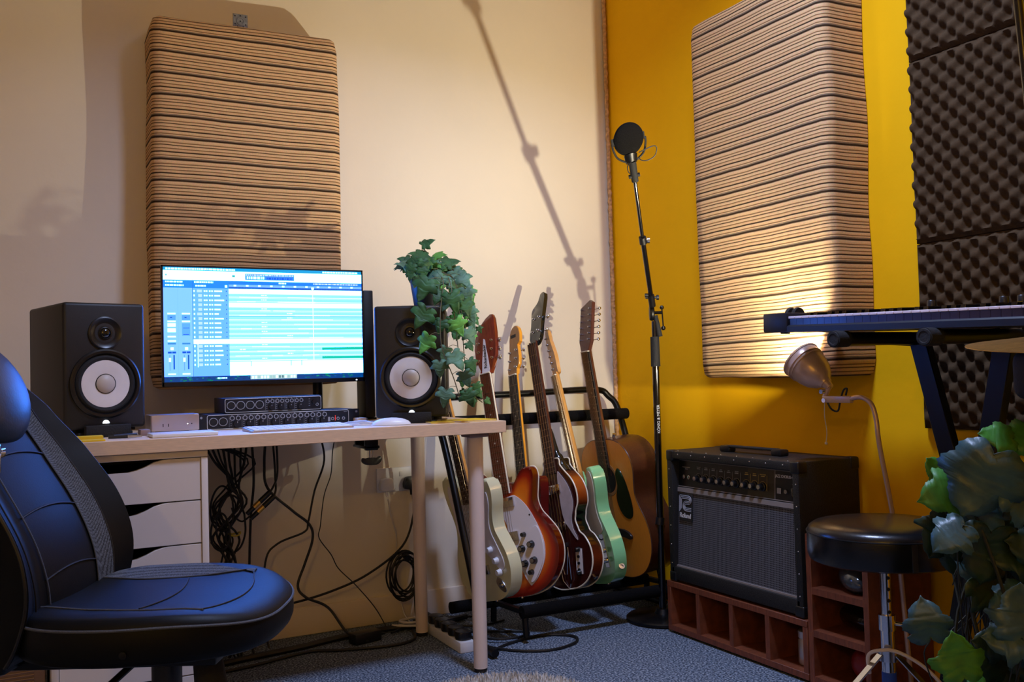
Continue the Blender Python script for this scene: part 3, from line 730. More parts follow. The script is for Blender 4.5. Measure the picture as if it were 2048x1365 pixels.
MB().lathe([(0, 0), (.040, 0), (.043, .004), (.055, .088), (.058, .09), (.058, .098), (.052, .098), (.050, .075), (0, .072)], 32).out('pot', 'pot_black', pot)
PB = MB(); SB = MB(); sel = []; rnd = random.Random(8); cx, cy, cz = 1.15, 2.78, 1.175; ox, oy = 1.10, 2.67
to_cam = V((-.38, -.92, 0))
def vine(path, sizes, n, side=.03, mats=(0, 1), r=.0014, sd=1):
    rn = random.Random(sd); p = cr(path, 8); SB.tube(p, r, 6)
    for k in range(n):
        i = int((k+.6)/n*(len(p)-1)); q = p[i]; tdir = (p[min(i+1, len(p)-1)]-p[max(i-1, 0)]).normalized()
        sx = V((.92, -.38, 0))*(1 if k % 2 else -1)*side*rn.uniform(.6, 1.3)
        st = q+sx+V((0, 0, rn.uniform(-.01, .012)))+to_cam*rn.uniform(0, .02)
        SB.tube(cr([q, (q+st)/2+V((0, 0, .006)), st], 3), .0008, 5)
        s = sizes[0]+(sizes[1]-sizes[0])*k/max(1, n-1); s *= rn.uniform(.85, 1.15)
        dd = (tdir*.5+V((0, 0, -.7))+sx.normalized()*.45+V((rn.uniform(-.3, .3), rn.uniform(-.2, .2), 0)))
        leaf(PB.b, st, dd, to_cam+V((rn.uniform(-.4, .4), rn.uniform(-.3, .3), rn.uniform(.1, .7))), s, rn.randint(0, 999)); sel.append(rn.choice(mats))
# crown
for k in range(30):
    a = rnd.uniform(0, 2*pi); rr = rnd.uniform(.02, .062); q = V((cx-.02+rr*cos(a), cy-.01+rr*sin(a), cz+rnd.uniform(.02, .075)))
    SB.tube(cr([(cx+.02*cos(a), cy+.02*sin(a), cz-.01), (q+V((cx, cy, cz)))/2+V((0, 0, .02)), q], 3), .0012, 5)
    leaf(PB.b, q, (cos(a), sin(a), rnd.uniform(-.35, .3)), (to_cam.x*.7, to_cam.y*.7, rnd.uniform(.4, 1)), rnd.uniform(.036, .056), k); sel.append(rnd.choice((0, 0, 2, 0, 1)))
leaf(PB.b, (cx-.02, cy-.01, cz+.115), (.5, -.2, .25), (-.2, -.7, .7), .045, 5); sel.append(0); SB.tube([(cx-.015, cy, cz), (cx-.02, cy-.01, cz+.115)], .0013, 5)
leaf(PB.b, (cx-.05, cy-.02, cz+.06), (-.95, -.1, -.25), (-.2, -.5, .8), .07, 6); sel.append(2)
leaf(PB.b, (cx-.01, cy-.03, cz+.08), (-.8, -.1, .1), (-.2, -.6, .7), .065, 7); sel.append(0)
leaf(PB.b, (cx+.04, cy-.03, cz+.06), (.85, -.2, .1), (-.2, -.6, .6), .06, 9); sel.append(0)
# vines hanging in front of the speaker, beside it and down past the desk
vine([(cx-.005, cy-.05, cz+.02), (ox+.0, oy-.13, cz-.02), (ox-.03, oy-.175, cz-.12), (ox-.035, oy-.19, cz-.22), (ox-.005, oy-.2, cz-.31), (ox+.015, oy-.2, cz-.375)], (.065, .045), 12, .035, (2, 2, 0, 1), sd=2)
vine([(cx+.02, cy-.05, cz+.03), (ox+.025, oy-.12, cz-.02), (ox+.02, oy-.16, cz-.12), (ox+.025, oy-.165, cz-.20), (ox+.03, oy-.17, cz-.27)], (.055, .038), 8, .03, (2, 0, 0), sd=3)
vine([(cx+.03, cy-.02, cz+.03), (cx+.065, cy-.06, cz+.0), (cx+.075, cy-.09, cz-.10), (cx+.075, cy-.10, cz-.22), (cx+.085, cy-.10, cz-.31), (cx+.105, cy-.10, cz-.365), (cx+.135, cy-.10, cz-.39)], (.045, .026), 16, .018, (0, 0, 1, 0), sd=4)
vine([(cx+.04, cy-.0, cz+.04), (cx+.08, cy-.04, cz+.01), (cx+.105, cy-.05, cz-.07), (cx+.115, cy-.05, cz-.13), (cx+.13, cy-.05, cz-.17)], (.05, .024), 8, .018, (0, 0, 1), sd=5)
vine([(cx+.02, cy-.04, cz+.03), (ox+.045, oy-.10, cz-.01), (ox+.05, oy-.13, cz-.08), (ox+.045, oy-.14, cz-.15)], (.055, .04), 7, .024, (0, 0, 2), sd=6)
vine([(cx+.04, cy-.02, cz+.05), (cx+.075, cy-.05, cz+.03), (cx+.09, cy-.07, cz-.04), (cx+.088, cy-.08, cz-.12), (cx+.095, cy-.085, cz-.19)], (.05, .03), 12, .016, (0, 0, 1, 2), sd=11)
vine([(cx-.02, cy-.05, cz+.05), (cx-.05, cy-.08, cz+.055), (cx-.075, cy-.10, cz+.03), (cx-.085, cy-.11, cz-.0)], (.05, .035), 7, .014, (0, 0, 2), sd=12)
solid_leaf_mesh('foliage', PB, ['leaf_dark', 'leaf_light', 'leaf_blue'], pot, sel)
SB.out('vines', 'stem', pot, True)
MB().lathe([(0, .070), (.05, .071), (0, .074)], 20).out('soil', 'dark', pot)

# ------------------------------------------------------------------ guitar rack
rack = thing('guitar_rack', 'black metal multi-guitar floor rack with padded rails against the cream wall', 'guitar rack', (1.72, 2.95, 0))
b = MB(); xl, xr = 1.278, 2.085
b.tube(cr([(xl+.0, 2.70, .03), (xl, 2.758, .187), (xl, 2.98, .646), (xl, 3.07, .71), (xl+.012, 3.13, .765), (xl+.06, 3.145, .792), (1.7, 3.15, .798), (xr-.09, 3.15, .803), (xr-.025, 3.14, .775), (xr, 3.10, .70), (xr, 2.97, .38), (xr, 2.88, .16), (xr, 2.84, .03)], 6), .0125, 12)
b.out('frame_tube', 'black_metal', rack, True)
for x in (xl, xr): MB().tube([(x, 2.62 if x == xl else 2.85, .018), (x, 3.19, .018)], .013, 10).out('foot', 'black_metal', rack, True)
for y, z, r_, nm in ((2.73, .098, .021, 'front_rail'), (2.955, .088, .02, 'rear_rail'), (3.055, .708, .021, 'neck_rail')):
    b = MB(); b.cyl((1.43 if nm == 'front_rail' else xl, y, z), (xr, y, z), r_, seg=16); b.out(nm, 'foam_black', rack, True)
for x in (1.44, xr):
    b = MB(); b.tube([(x, 2.73, .098), (x, 2.955, .088)], .011, 8); b.tube([(x, 2.73, .098), (x, 2.72, .02)], .011, 8); b.tube([(x, 2.955, .088), (x, 2.96, .02)], .011, 8); b.out('rail_bracket', 'black_metal', rack, True)

# ------------------------------------------------------------------ guitars: local x right, y up the neck, z out of the front
def frame(B, N, ang, th=.045):
    B = V(B); N = V(N); v = (N-B).normalized(); n = V((cos(radians(ang)), sin(radians(ang)), 0)); n = (n-v*n.dot(v)).normalized(); u = v.cross(n)
    return basis(B-n*th, u, v, n)
def tilt(g, y, z, ang):      # heads lean back from the nut
    m = Matrix.Translation((0, y, z)) @ Matrix.Rotation(radians(-ang), 4, 'X') @ Matrix.Translation((0, -y, -z))
    for o in g.children:
        if o.name.split('.')[0] in ('headstock', 'headstock_veneer', 'name_plate', 'name_label', 'lettering', 'tuning_peg'): o.data.transform(m)
def mir(p): return p+[(-x, y) for x, y in reversed(p)]
def neck(r, L, y0, zt, wb, wn, wood, board, nfr, nstr, bind=None, thick=.019, nut='binding', ybr=.1, dots='binding', hs=None):
    """fretboard from y0 to the nut at L, strings down to the bridge at ybr"""
    b = MB(); b.prism([(-wb/2, y0), (wb/2, y0), (wn/2, L), (-wn/2, L)], zt, zt+.006, .001, 1); fb = b.out('fretboard', board, r)
    if bind:
        b = MB()
        for s in (-1, 1): b.prism([(s*wb/2, y0), (s*(wb/2+.0022), y0), (s*(wn/2+.0022), L), (s*wn/2, L)], zt-.0005, zt+.0062)
        b.out('neck_binding', bind, r)
    b = MB(); n = 20
    def f(u, v):
        y = y0-.03+(L+.012-y0+.03)*u; w_ = (wb+(wn-wb)*u)/2; a = pi*v; tk = thick*(1.08-.2*u)
        return (-w_*cos(a), y, zt-tk*sin(a)**.8)
    b.grid(f, n, 12); b.out('neck_back', wood, r)
    b = MB(); sc = (L-ybr)
    for k in range(1, nfr+1):
        y = L-sc*(1-2**(-k/12.))
        if y < y0+.003: break
        w_ = (wb+(wn-wb)*(y-y0)/(L-y0))/2-.0008; b.tube([(-w_, y, zt+.0062), (w_, y, zt+.0062)], .0011, 6)
    b.out('frets', 'fret', fb)
    if dots:
        b = MB()
        for k in (3, 5, 7, 9, 12, 15, 17):
            y = L-sc*(1-2**(-(k-.5)/12.))
            if y > y0+.01: b.cyl((0, y, zt+.0058), (0, y, zt+.0064), .0028, seg=10)
        b.out('position_dots', dots, fb)
    MB().box(-wn/2, wn/2, L, L+.004, zt, zt+.0085, .0006, 1).out('nut', nut, r)
    b = MB()
    for k in range(nstr):
        q = (k/(nstr-1)-.5); b.tube([(q*wb*.92, ybr, zt+.013), (q*wn*.84, L+.002, zt+.0092)], .0006+(.0008 if nstr == 4 else .0002)*(1-k/nstr), 5)
    b.out('strings', 'string', r)
def pegs(r, posts, z, m='steel', ln=.02, zb=.012, side=True, btn='steel', rb=.0062):
    """posts: (x, y, sx) - string post at (x,y), button out to the side sx"""
    for x, y, sx in posts:
        b = MB(); b.cyl((x, y, z-zb-.006), (x, y, z+.008), .0032, seg=10); b.lathe([(.0052, 0), (.005, .0012), (0, .0013)], 12, Matrix.Translation((x, y, z)))
        b.cyl((x, y, z-zb-.006), (x+sx*ln, y, z-zb-.006), .0018, seg=8)
        b.sph((x+sx*(ln+.005), y, z-zb-.006), rb, 12, (.8, 1.2, .6)); b.out('tuning_peg', m, r)
def pickup(r, y, w_, h, z, m='steel', poles=6, ang=0, top=.004):
    mt = Matrix.Translation((0, y, z)) @ Matrix.Rotation(radians(ang), 4, 'Z')
    p = MB().box(-w_/2, w_/2, -h/2, h/2, 0, top, .0012, 2, mt).out('pickup', m, r)
    b = MB()
    for k in range(poles): b.cyl(mt @ V(((k/(poles-1)-.5)*w_*.72, 0, top)), mt @ V(((k/(poles-1)-.5)*w_*.72, 0, top+.0008)), .0022, seg=8)
    b.out('pole_pieces', 'chrome', p)
def knob(r, x, y, z, rad=.011, m='knob_black', cap=None):
    b = MB(); b.lathe([(rad*1.1, 0), (rad, .004), (rad*.86, .014), (rad*.8, .0155), (0, .0155)], 20, Matrix.Translation((x, y, z))); k = b.out('control_knob', m, r)
    if cap: MB().lathe([(rad*.62, .0154), (rad*.6, .0165), (0, .0165)], 16, Matrix.Translation((x, y, z))).out('knob_cap', cap, k)

# --- cream offset-waist electric
g = thing('electric_guitar', 'cream double-cutaway electric guitar, leftmost in the rack, half behind the desk leg', 'guitar', mtx=frame((1.368, 2.827, .124), (1.272, 2.985, .875), -173), group='guitars in the rack')
strat = [(0, 0), (.07, .004), (.125, .03), (.156, .085), (.156, .14), (.135, .19), (.118, .228), (.122, .27), (.140, .315), (.146, .355), (.132, .388), (.108, .392), (.085, .365), (.058, .335), (.030, .328), (-.030, .335), (-.055, .352), (-.080, .395), (-.105, .430), (-.130, .432), (-.146, .405), (-.142, .35), (-.124, .29), (-.118, .248), (-.130, .205), (-.152, .155), (-.160, .105), (-.148, .05), (-.10, .012), (-.05, .001)]
MB().prism(cr2(strat, 5), 0, .045, .0095, 4).out('body', 'cream_body', g)
MB().prism(cr2([(-.02, .325), (.028, .32), (.055, .318), (.09, .335), (.118, .350), (.118, .310), (.098, .262), (.094, .222), (.112, .178), (.132, .125), (.122, .098), (.098, .10), (.055, .145), (.02, .165), (-.04, .165), (-.09, .19), (-.105, .24), (-.108, .31), (-.118, .37), (-.105, .40), (-.08, .365), (-.055, .33)], 4), .045, .0475, .0008, 1).out('pickguard', 'white_guard', g)
neck(g, .745, .325, .046, .056, .043, 'maple', 'rosewood', 21, 6, ybr=.10)
for y, a in ((.295, 0), (.235, 0), (.165, 8)): pickup(g, y, .078, .018, .0475, 'white_plastic', 6, a)
for x, y in ((.074, .165), (.096, .128), (.112, .098) if 0 else (.1, .09)): knob(g, x, y, .0475, .0105, 'white_plastic')
b = MB(); b.prism(cr2([(.062, .055), (.085, .03), (.105, .025), (.112, .038), (.098, .062), (.075, .075)], 3), .045, .048, .001, 1); j = b.out('output_jack', 'steel', g); MB().lathe([(.008, .001), (.008, .005), (.005, .005), (.004, .001)], 14, Matrix.Translation((.088, .048, .047))).out('jack_socket', 'chrome', j)
MB().box(-.037, .037, .088, .118, .045, .055, .002).out('bridge', 'steel', g)
MB().prism(cr2([(-.02, .75), (.02, .75), (.026, .775), (.024, .87), (.03, .91), (.012, .93), (-.012, .92), (-.03, .90), (-.032, .79)], 3), .03, .043, .001, 1).out('headstock', 'maple', g)
pegs(g, [(-.012, .78+.022*k, -1) for k in range(6)], .043)
MB().cyl((.0, -.006, .022), (0, .002, .022), .0065, seg=14).out('strap_button', 'chrome', g)

# --- fireglo crescent-horn electric
g = thing('electric_guitar', 'orange-red sunburst electric guitar with white pickguard and five knobs, in the rack', 'guitar', mtx=frame((1.467, 2.824, .124), (1.448, 2.992, .876), -152), group='guitars in the rack')
rick = [(0, 0), (.07, .006), (.13, .033), (.172, .082), (.188, .14), (.178, .195), (.15, .238), (.124, .272), (.114, .31), (.122, .352), (.130, .392), (.122, .418), (.098, .422), (.070, .402), (.048, .376), (.028, .362), (-.028, .362), (-.05, .376), (-.075, .405), (-.105, .432), (-.13, .428), (-.138, .40), (-.130, .35), (-.118, .30), (-.124, .268), (-.15, .236), (-.178, .195), (-.188, .14), (-.172, .082), (-.13, .033), (-.07, .006)]
t = MB(); ol = cr2(rick, 5)
bo = t.prism(ol, 0, .04, .009, 4)
# subdivided top skin carrying the burst value: concentric rings of the outline
o = MB().prism(ol, 0, .0385, .0085, 4).out('body', 'burst', g)
at = o.data.attributes.new('edge', 'FLOAT', 'POINT')
b = MB(); rings = []; lay = []
for k in range(9):
    s = 1-k/8*.97; inset = []
    for x, y in ol: inset.append(b.b.verts.new(((x)*(.965-.0+(s-1)*.965), .19+(y-.19)*(.965+(s-1)*.965), .0388+.0012*sin((1-s)*pi/2)))); lay.append((1-s)*1.5)
    rings.append(inset)
for A, B in zip(rings, rings[1:]):
    for i in range(len(A)): b.b.faces.new((A[i], A[(i+1) % len(A)], B[(i+1) % len(A)], B[i]))
b.b.faces.new(rings[-1])
tp = b.out('sunburst_top', 'burst', g); at = tp.data.attributes.new('edge', 'FLOAT', 'POINT')
for i, v in enumerate(lay): at.data[i].value = min(1, v)
b = MB(); b.tube([(x*1.0, y, .004) for x, y in ol], .0026, 6, closed=True); b.out('body_binding', 'binding', g)
MB().prism(cr2([(-.026, .318), (.028, .335), (.052, .330), (.088, .292), (.118, .232), (.136, .17), (.130, .115), (.100, .065), (.066, .035), (.056, .037), (.036, .075), (.02, .13), (.004, .17), (-.004, .24), (-.02, .28)], 4), .0402, .0428, .0008, 1).out('pickguard', 'white_guard', g)
MB().prism(cr2([(.118, .222), (.132, .17), (.126, .115), (.098, .068), (.068, .042), (.052, .075), (.032, .13), (.046, .175), (.08, .205)], 4), .0428, .0468, .0008, 1).out('raised_pickguard', 'white_guard', g)
neck(g, .77, .345, .0415, .055, .042, 'binding_red', 'rosewood_red', 21, 6, bind='binding', ybr=.13)
for y in (.315, .20): pickup(g, y, .082, .032, .041, 'chrome', 6, 0, .009)
MB().box(-.04, .04, .115, .145, .041, .052, .002).out('bridge', 'chrome', g)
b = MB(); b.prism([(-.028, .115), (.028, .115), (.012, .03), (-.012, .03)], .041, .045, .001, 1); b.out('tailpiece', 'chrome', g)
for x, y, r_ in ((.048, .155, .012), (.088, .165, .012), (.052, .105, .012), (.09, .112, .012), (.073, .075, .009), (.064, .20, .008)): knob(g, x, y, .0468, r_, 'knob_black', 'steel' if r_ > .01 else None)
for x, y in ((.0, .305), (.095, .262), (.012, .155), (.066, .048)): MB().cyl((x, y, .0425), (x, y, .0436), .003, seg=8).out('pickguard_screw', 'dark', g)
hd = [(-.021, .772), (.021, .772), (.027, .795), (.038, .818), (.046, .835), (.0475, .87), (.046, .92), (.043, .975), (.037, .990), (.026, .992), (.008, .980), (-.018, .957), (-.038, .932), (-.046, .908), (-.048, .87), (-.046, .84), (-.036, .815), (-.027, .795)]
MB().prism(hd, .020, .038, .003, 2).out('headstock', 'rick_head', g)
MB().prism([(-.016, .776), (.019, .776), (.012, .83), (.004, .87), (.001, .90), (-.006, .905), (-.010, .86), (-.014, .82)], .038, .0392).out('name_plate', 'white_guard', g)
text('Rickenbacker', .0175, Matrix.Translation((-.001, .836, .0395)) @ Matrix.Rotation(pi/2+.05, 4, 'Z'), 'lettering', 'print_dark', g, bold=.0003, sx=.95)
pegs(g, [(s*.030, .825+.033*k, s) for s in (-1, 1) for k in range(3)], .038, 'chrome', .018, .010, btn='chrome', rb=.0085)
MB().cyl((0, -.006, .02), (0, .002, .02), .0065, seg=14).out('strap_button', 'chrome', g)
tilt(g, .775, .038, 10)

# --- dark red twin-horn guitar
g = thing('electric_guitar', 'dark red twin-horned guitar with maple headstock, mostly hidden behind the sunburst one', 'guitar', mtx=frame((1.538, 2.868, .124), (1.571, 3.026, .866), -170), group='guitars in the rack')
sg = mir([(0, 0), (.08, .006), (.135, .04), (.158, .10), (.145, .17), (.118, .225), (.112, .28), (.126, .335), (.128, .385), (.116, .398), (.088, .372), (.055, .34), (.03, .335)])
sg = [(0, 0)]+[(x*.76, y*.97) for x, y in sg[1:] if abs(x) > 0]
MB().prism(cr2(sg, 5), 0, .036, .008, 3).out('body', 'red_body', g)
neck(g, .76, .33, .037, .055, .042, 'maple_head', 'ebony', 21, 6, ybr=.11)
for y in (.30, .17): pickup(g, y, .07, .03, .036, 'black_plastic')
MB().box(-.04, .04, .10, .12, .036, .047, .002).out('bridge', 'steel', g)
for x, y in ((.06, .12), (.085, .09), (.055, .075)): knob(g, x, y, .036, .01)
hd = [(-.021, .764), (.021, .764), (.021, .785), (.034, .80), (.030, .85), (.022, .875), (.036, .885), (.034, .92), (.02, .945), (-.0, .950), (-.020, .935), (-.028, .90), (-.024, .85), (-.030, .80), (-.033, .775)]
MB().prism(cr2(hd, 2), .024, .037, .0012, 1).out('headstock', 'maple_head', g)
MB().prism(cr2([(x*.93, y*.985+.0125) for x, y in hd], 2), .037, .0378).out('headstock_veneer', 'head_wood', g)
MB().box(-.018, .012, .905, .917, .0378, .0383).out('name_label', 'dark', g)
pegs(g, [(-.021, .785+.032*k, -1) for k in range(3)]+[(.017, .79+.032*k, 1) for k in range(3)], .0378, 'steel', .016)
tilt(g, .764, .037, 7)

# --- violin-shaped bass
g = thing('bass_guitar', 'violin-shaped brown sunburst bass guitar with white binding, in the middle of the rack', 'bass guitar', mtx=frame((1.678, 2.83, .124), (1.677, 3.044, .979), -169), group='guitars in the rack')
vio = mir([(0, 0), (.055, .004), (.105, .028), (.136, .075), (.138, .125), (.118, .165), (.096, .185), (.090, .2), (.082, .225), (.088, .245), (.092, .258), (.108, .285), (.110, .325), (.095, .365), (.065, .40), (.045, .425), (.038, .45)])
vio = [(0, 0)]+[p for p in vio[1:] if abs(p[0]) > 0]
ov = cr2(vio, 5)
MB().prism(ov, 0, .05, .002, 1).out('body', 'brown_body', g)
MB().prism([(x*1.002, y) for x, y in ov], .004, .046).out('body_side', 'side_burst', g)
for z in (.049, .001): MB().tube([(x, y, z) for x, y in ov], .0028, 6, closed=True).out('body_binding', 'binding', g)
MB().prism(cr2([(.028, .40), (.045, .39), (.072, .352), (.086, .31), (.084, .272), (.068, .235), (.068, .20), (.084, .165), (.078, .16), (.05, .20), (.026, .24), (.022, .32)], 4), .0515, .0535, .0008, 1).out('pickguard', 'pearl_guard', g)
neck(g, .88, .40, .052, .052, .040, 'mahog_head', 'rosewood', 22, 4, ybr=.15, nut='black_plastic', dots=None)
for y in (.345, .215): pickup(g, y, .066, .03, .051, 'chrome', 4, 0, .008)
MB().box(-.03, .03, .142, .156, .05, .062, .002).out('bridge', 'ebony', g)
b = MB(); b.tube([(-.03, .14, .058), (-.022, .03, .056), (0, .0, .05), (.022, .03, .056), (.03, .14, .058)], .0018, 6)
for q in (-.028, .028): b.tube([(q, .13, .058), (q*.2, .05, .058)], .0015, 6)
b.out('tailpiece', 'chrome', g)
b = MB(); mt = Matrix.Translation((.072, .085, .051)) @ Matrix.Rotation(radians(-8), 4, 'Z'); b.box(-.0165, .0165, -.04, .045, 0, .0015, .0004, 1, mt); cp = b.out('control_plate', 'white_guard', g)
for k in range(3): MB().cyl(mt @ V((0, -.026+.022*k, .001)), mt @ V((0, -.026+.022*k, .006)), .005, seg=12).out('slide_switch', 'black_plastic', cp)
for y in (.126, .05): knob(g, .072+(y-.085)*.12, y, .051, .009, 'knob_black', 'steel')
hd = [(-.018, .884), (.018, .884), (.03, .91), (.034, .94), (.028, .97), (.030, 1.0), (.034, 1.04), (.022, 1.075), (.004, 1.09), (-.004, 1.085), (-.0, 1.06), (-.022, 1.04), (-.034, 1.02), (-.033, .985), (-.028, .955), (-.034, .93), (-.03, .905)]
MB().prism(cr2([(-.018, .884), (.018, .884), (.031, .915), (.030, .96), (.034, 1.02), (.036, 1.085), (.010, 1.088), (.004, 1.06), (-.028, 1.035), (-.034, 1.02), (-.030, .96), (-.034, .92)], 3), .026, .042, .002, 2).out('headstock', 'black_paint', g)
pegs(g, [(s*.016, .935+.055*k, s) for s in (-1, 1) for k in range(2)], .042, 'chrome', .024, .012, rb=.009)
tilt(g, .884, .042, 16)
b = MB(); b.tube(cr([(.05, .395, .03), (.036, .42, .03), (.02, .47, .035), (.006, .56, .04)], 5), [.02]*5+[.018]*5+[.012]*5+[.01], 10); b.out('neck_heel', 'black_paint', g)
MB().cyl((.11, .3, .024) if 0 else (.1065, .03, .024), (.114, .024, .024), .0075, seg=14).out('strap_button', 'chrome', g)

# --- mint single-cut electric
g = thing('electric_guitar', 'mint green single-cutaway electric guitar with maple neck, between the violin bass and the acoustic', 'guitar', mtx=frame((1.809, 2.834, .124), (1.741, 3.007, .862), 170), group='guitars in the rack')
tele = [(0, 0), (.07, .003), (.125, .028), (.157, .08), (.158, .14), (.138, .19), (.116, .232), (.114, .27), (.128, .312), (.138, .355), (.130, .392), (.108, .405), (.082, .394), (.072, .365), (.055, .338), (.030, .330), (-.030, .345), (-.034, .385), (-.06, .405), (-.10, .402), (-.132, .375), (-.138, .33), (-.122, .28), (-.118, .24), (-.138, .19), (-.158, .14), (-.157, .08), (-.125, .028), (-.07, .003)]
MB().prism(cr2(tele, 5), 0, .045, .006, 3).out('body', 'mint_body', g)
MB().prism(cr2([(-.03, .33), (.03, .325), (.055, .33), (.078, .355), (.09, .385), (.112, .39), (.125, .36), (.116, .315), (.100, .27), (.102, .23), (.115, .195), (.105, .175), (.05, .168), (-.05, .175), (-.1, .21), (-.103, .25), (-.108, .29), (-.12, .33), (-.1, .375), (-.05, .385)], 4), .045, .0472, .0008, 1).out('pickguard', 'mint_guard', g)
neck(g, .76, .33, .046, .056, .042, 'maple', 'maple_old', 21, 6, ybr=.11, dots='dark')
pickup(g, .30, .065, .018, .0475, 'chrome', 2)
MB().box(-.042, .042, .085, .172, .045, .050, .002).out('bridge_plate', 'steel', g)
b = MB(); mt = Matrix.Translation((.092, .11, .045)); b.box(-.016, .016, -.055, .06, 0, .0025, .0008, 1, mt); cp = b.out('control_plate', 'chrome', g)
for y in (-.03, .005): b = MB(); b.lathe([(.009, 0), (.009, .016), (.008, .018), (0, .018)], 20, mt @ Matrix.Translation((0, y, .002))); b.out('control_knob', 'chrome', cp)
b = MB(); b.cyl(mt @ V((0, .04, .002)), mt @ V((.002, .048, .016)), .0022); b.sph(mt @ V((.002, .049, .019)), .0055, 12); b.out('switch', 'black_plastic', cp)
b = MB(); b.lathe([(.011, 0), (.0105, .003), (.006, .003), (.005, -.001), (0, -.001)], 18, basis((.150, .052, .022), (0, 0, 1), (-.45, .89, 0), (.89, .45, 0))); b.out('output_jack', 'chrome', g)
MB().prism(cr2([(-.021, .764), (.021, .764), (.026, .785), (.030, .83), (.022, .865), (.014, .90), (.016, .925), (.002, .935), (-.014, .93), (-.024, .905), (-.026, .85), (-.028, .80), (-.030, .775)], 3), .027, .040, .002, 1).out('headstock', 'maple', g)
pegs(g, [(-.016, .788+.0235*k, -1) for k in range(6)], .040, 'steel', .012)
MB().cyl((.0, -.006, .022), (0, .002, .022), .0065, seg=14).out('strap_button', 'chrome', g)

# --- twelve-string acoustic
g = thing('acoustic_guitar', 'large natural-top twelve-string acoustic guitar with black pickguard, rightmost in the rack', 'acoustic guitar', mtx=frame((1.945, 2.90, .124), (1.845, 2.955, .965), -178, .004), group='guitars in the rack')
ac = mir([(0, 0), (.07, .004), (.135, .03), (.182, .085), (.198, .15), (.186, .21), (.160, .262), (.146, .30), (.150, .345), (.158, .39), (.148, .44), (.115, .478), (.07, .497), (.02, .502)])
ac = [(0, 0)]+[p for p in ac[1:] if abs(p[0]) > 0]
oa = cr2(ac, 5)
MB().prism(oa, -.115, 0, .002, 1).out('back_and_sides', 'mahogany', g)
MB().prism(oa, .0, .0035, .0008, 1).out('soundboard', 'spruce', g)
MB().tube([(x, y, .001) for x, y in oa], .0028, 6, closed=True).out('body_binding', 'mahogany', g)
b = MB(); b.lathe([(.0, .0001), (.049, .0001), (.049, .0008)], 36, Matrix.Translation((0, .355, .0035))); b.out('sound_hole', 'dark', g)
b = MB(); b.lathe([(.050, 0), (.051, .001), (.060, .001), (.061, 0)], 40, Matrix.Translation((0, .355, .0035))); b.out('rosette', 'binding_red' if 0 else 'head_wood', g)
MB().prism(cr2([(.052, .37), (.066, .395), (.085, .39), (.11, .34), (.125, .27), (.118, .225), (.085, .215), (.052, .24), (.038, .285), (.045, .31), (.056, .335)], 4), .0035, .0055, .0006, 1).out('pickguard', 'black_gloss', g)
MB().prism(cr2([(-.09, .16), (-.05, .175), (.05, .175), (.09, .16), (.098, .148), (.085, .14), (.05, .148), (-.05, .142), (-.085, .134), (-.1, .142)], 3), .0035, .012, .001, 1).out('bridge', 'ebony', g)
neck(g, .83, .40, .006, .058, .048, 'mahog_head', 'ebony', 20, 12, ybr=.165, thick=.021)
hm = Matrix.Translation((0, .834, .012)) @ Matrix.Rotation(radians(-14), 4, 'X')
MB().prism([(-.024, 0), (.024, 0), (.038, .035), (.038, .175), (.022, .190), (-.034, .165), (-.038, .035)][:3]+[(.038, .180), (.02, .190), (-.038, .165), (-.038, .035)], -.015, 0, .002, 1, hm).out('headstock', 'mahog_head', g)
for s in (-1, 1):
    for k in range(6):
        b = MB(); x, y = s*.026, .042+.023*k; b.cyl(hm @ V((x, y, -.022)), hm @ V((x, y, .007)), .003, seg=8); b.cyl(hm @ V((x, y, -.022)), hm @ V((s*.052, y, -.022)), .0016, seg=6); b.sph(hm @ V((s*.056, y, -.022)), .006, 10, (.7, 1, 1.1)); b.out('tuning_peg', 'steel', g)
MB().cyl((0, .495, -.05), (.01, .515, -.05), .006).out('strap_button', 'steel', g)

# ------------------------------------------------------------------ microphone stand and microphone
PX, PY = 1.980, 2.716
ms = thing('microphone_stand', 'tall black microphone stand with round cast base and boom arm by the yellow wall', 'microphone stand', (PX, PY, 0))
MB().lathe([(0, 0), (.122, 0), (.128, .004), (.128, .012), (.12, .018), (.03, .024), (.022, .04), (0, .04)], 56, Matrix.Translation((PX, PY, 0))).out('base', 'black_metal', ms, True)
b = MB(); b.cyl((PX, PY, .03), (PX+.004, PY, .90), .0125, seg=16); b.out('lower_tube', 'black_gloss', ms, True)
b = MB(); b.cyl((PX+.004, PY, .885), (PX+.004, PY, .99), .0165, .0155, 20); b.out('clutch_grip', 'black_rubber', ms, True)
b = MB(); b.cyl((PX+.004, PY, .98), (PX+.004, PY, 1.045), .0095); b.out('upper_tube', 'black_gloss', ms, True)
J = V((PX+.002, PY, 1.075)); r_c = V((.887, -.462, 0))
b = MB(); mt = basis(J-r_c*.006, V((0, 0, 1)), V((.462, .887, 0)), r_c); b.lathe([(0, -.008), (.017, -.008), (.019, -.003), (.019, .004), (.016, .008), (0, .009)], 24, mt @ Matrix.Diagonal((1.5, 1, 1, 1))); b.out('swivel_joint', 'black_metal', ms, True)
TOP = V((1.7490, 2.4800, 1.5260))
bd = (TOP-(J+V((0, 0, .03)))).normalized()
b = MB(); b.cyl(J+bd*.03, J+bd*.30, .0085, seg=14); b.out('boom_outer_tube', 'black_gloss', ms, True)
b = MB(); b.cyl(J+bd*.29, TOP, .0062, seg=14); b.out('boom_inner_tube', 'black_gloss', ms, True)
b = MB(); b.cyl(J+bd*.285, J+bd*.31, .0125, seg=14); b.out('boom_collar', 'black_plastic', ms, True)
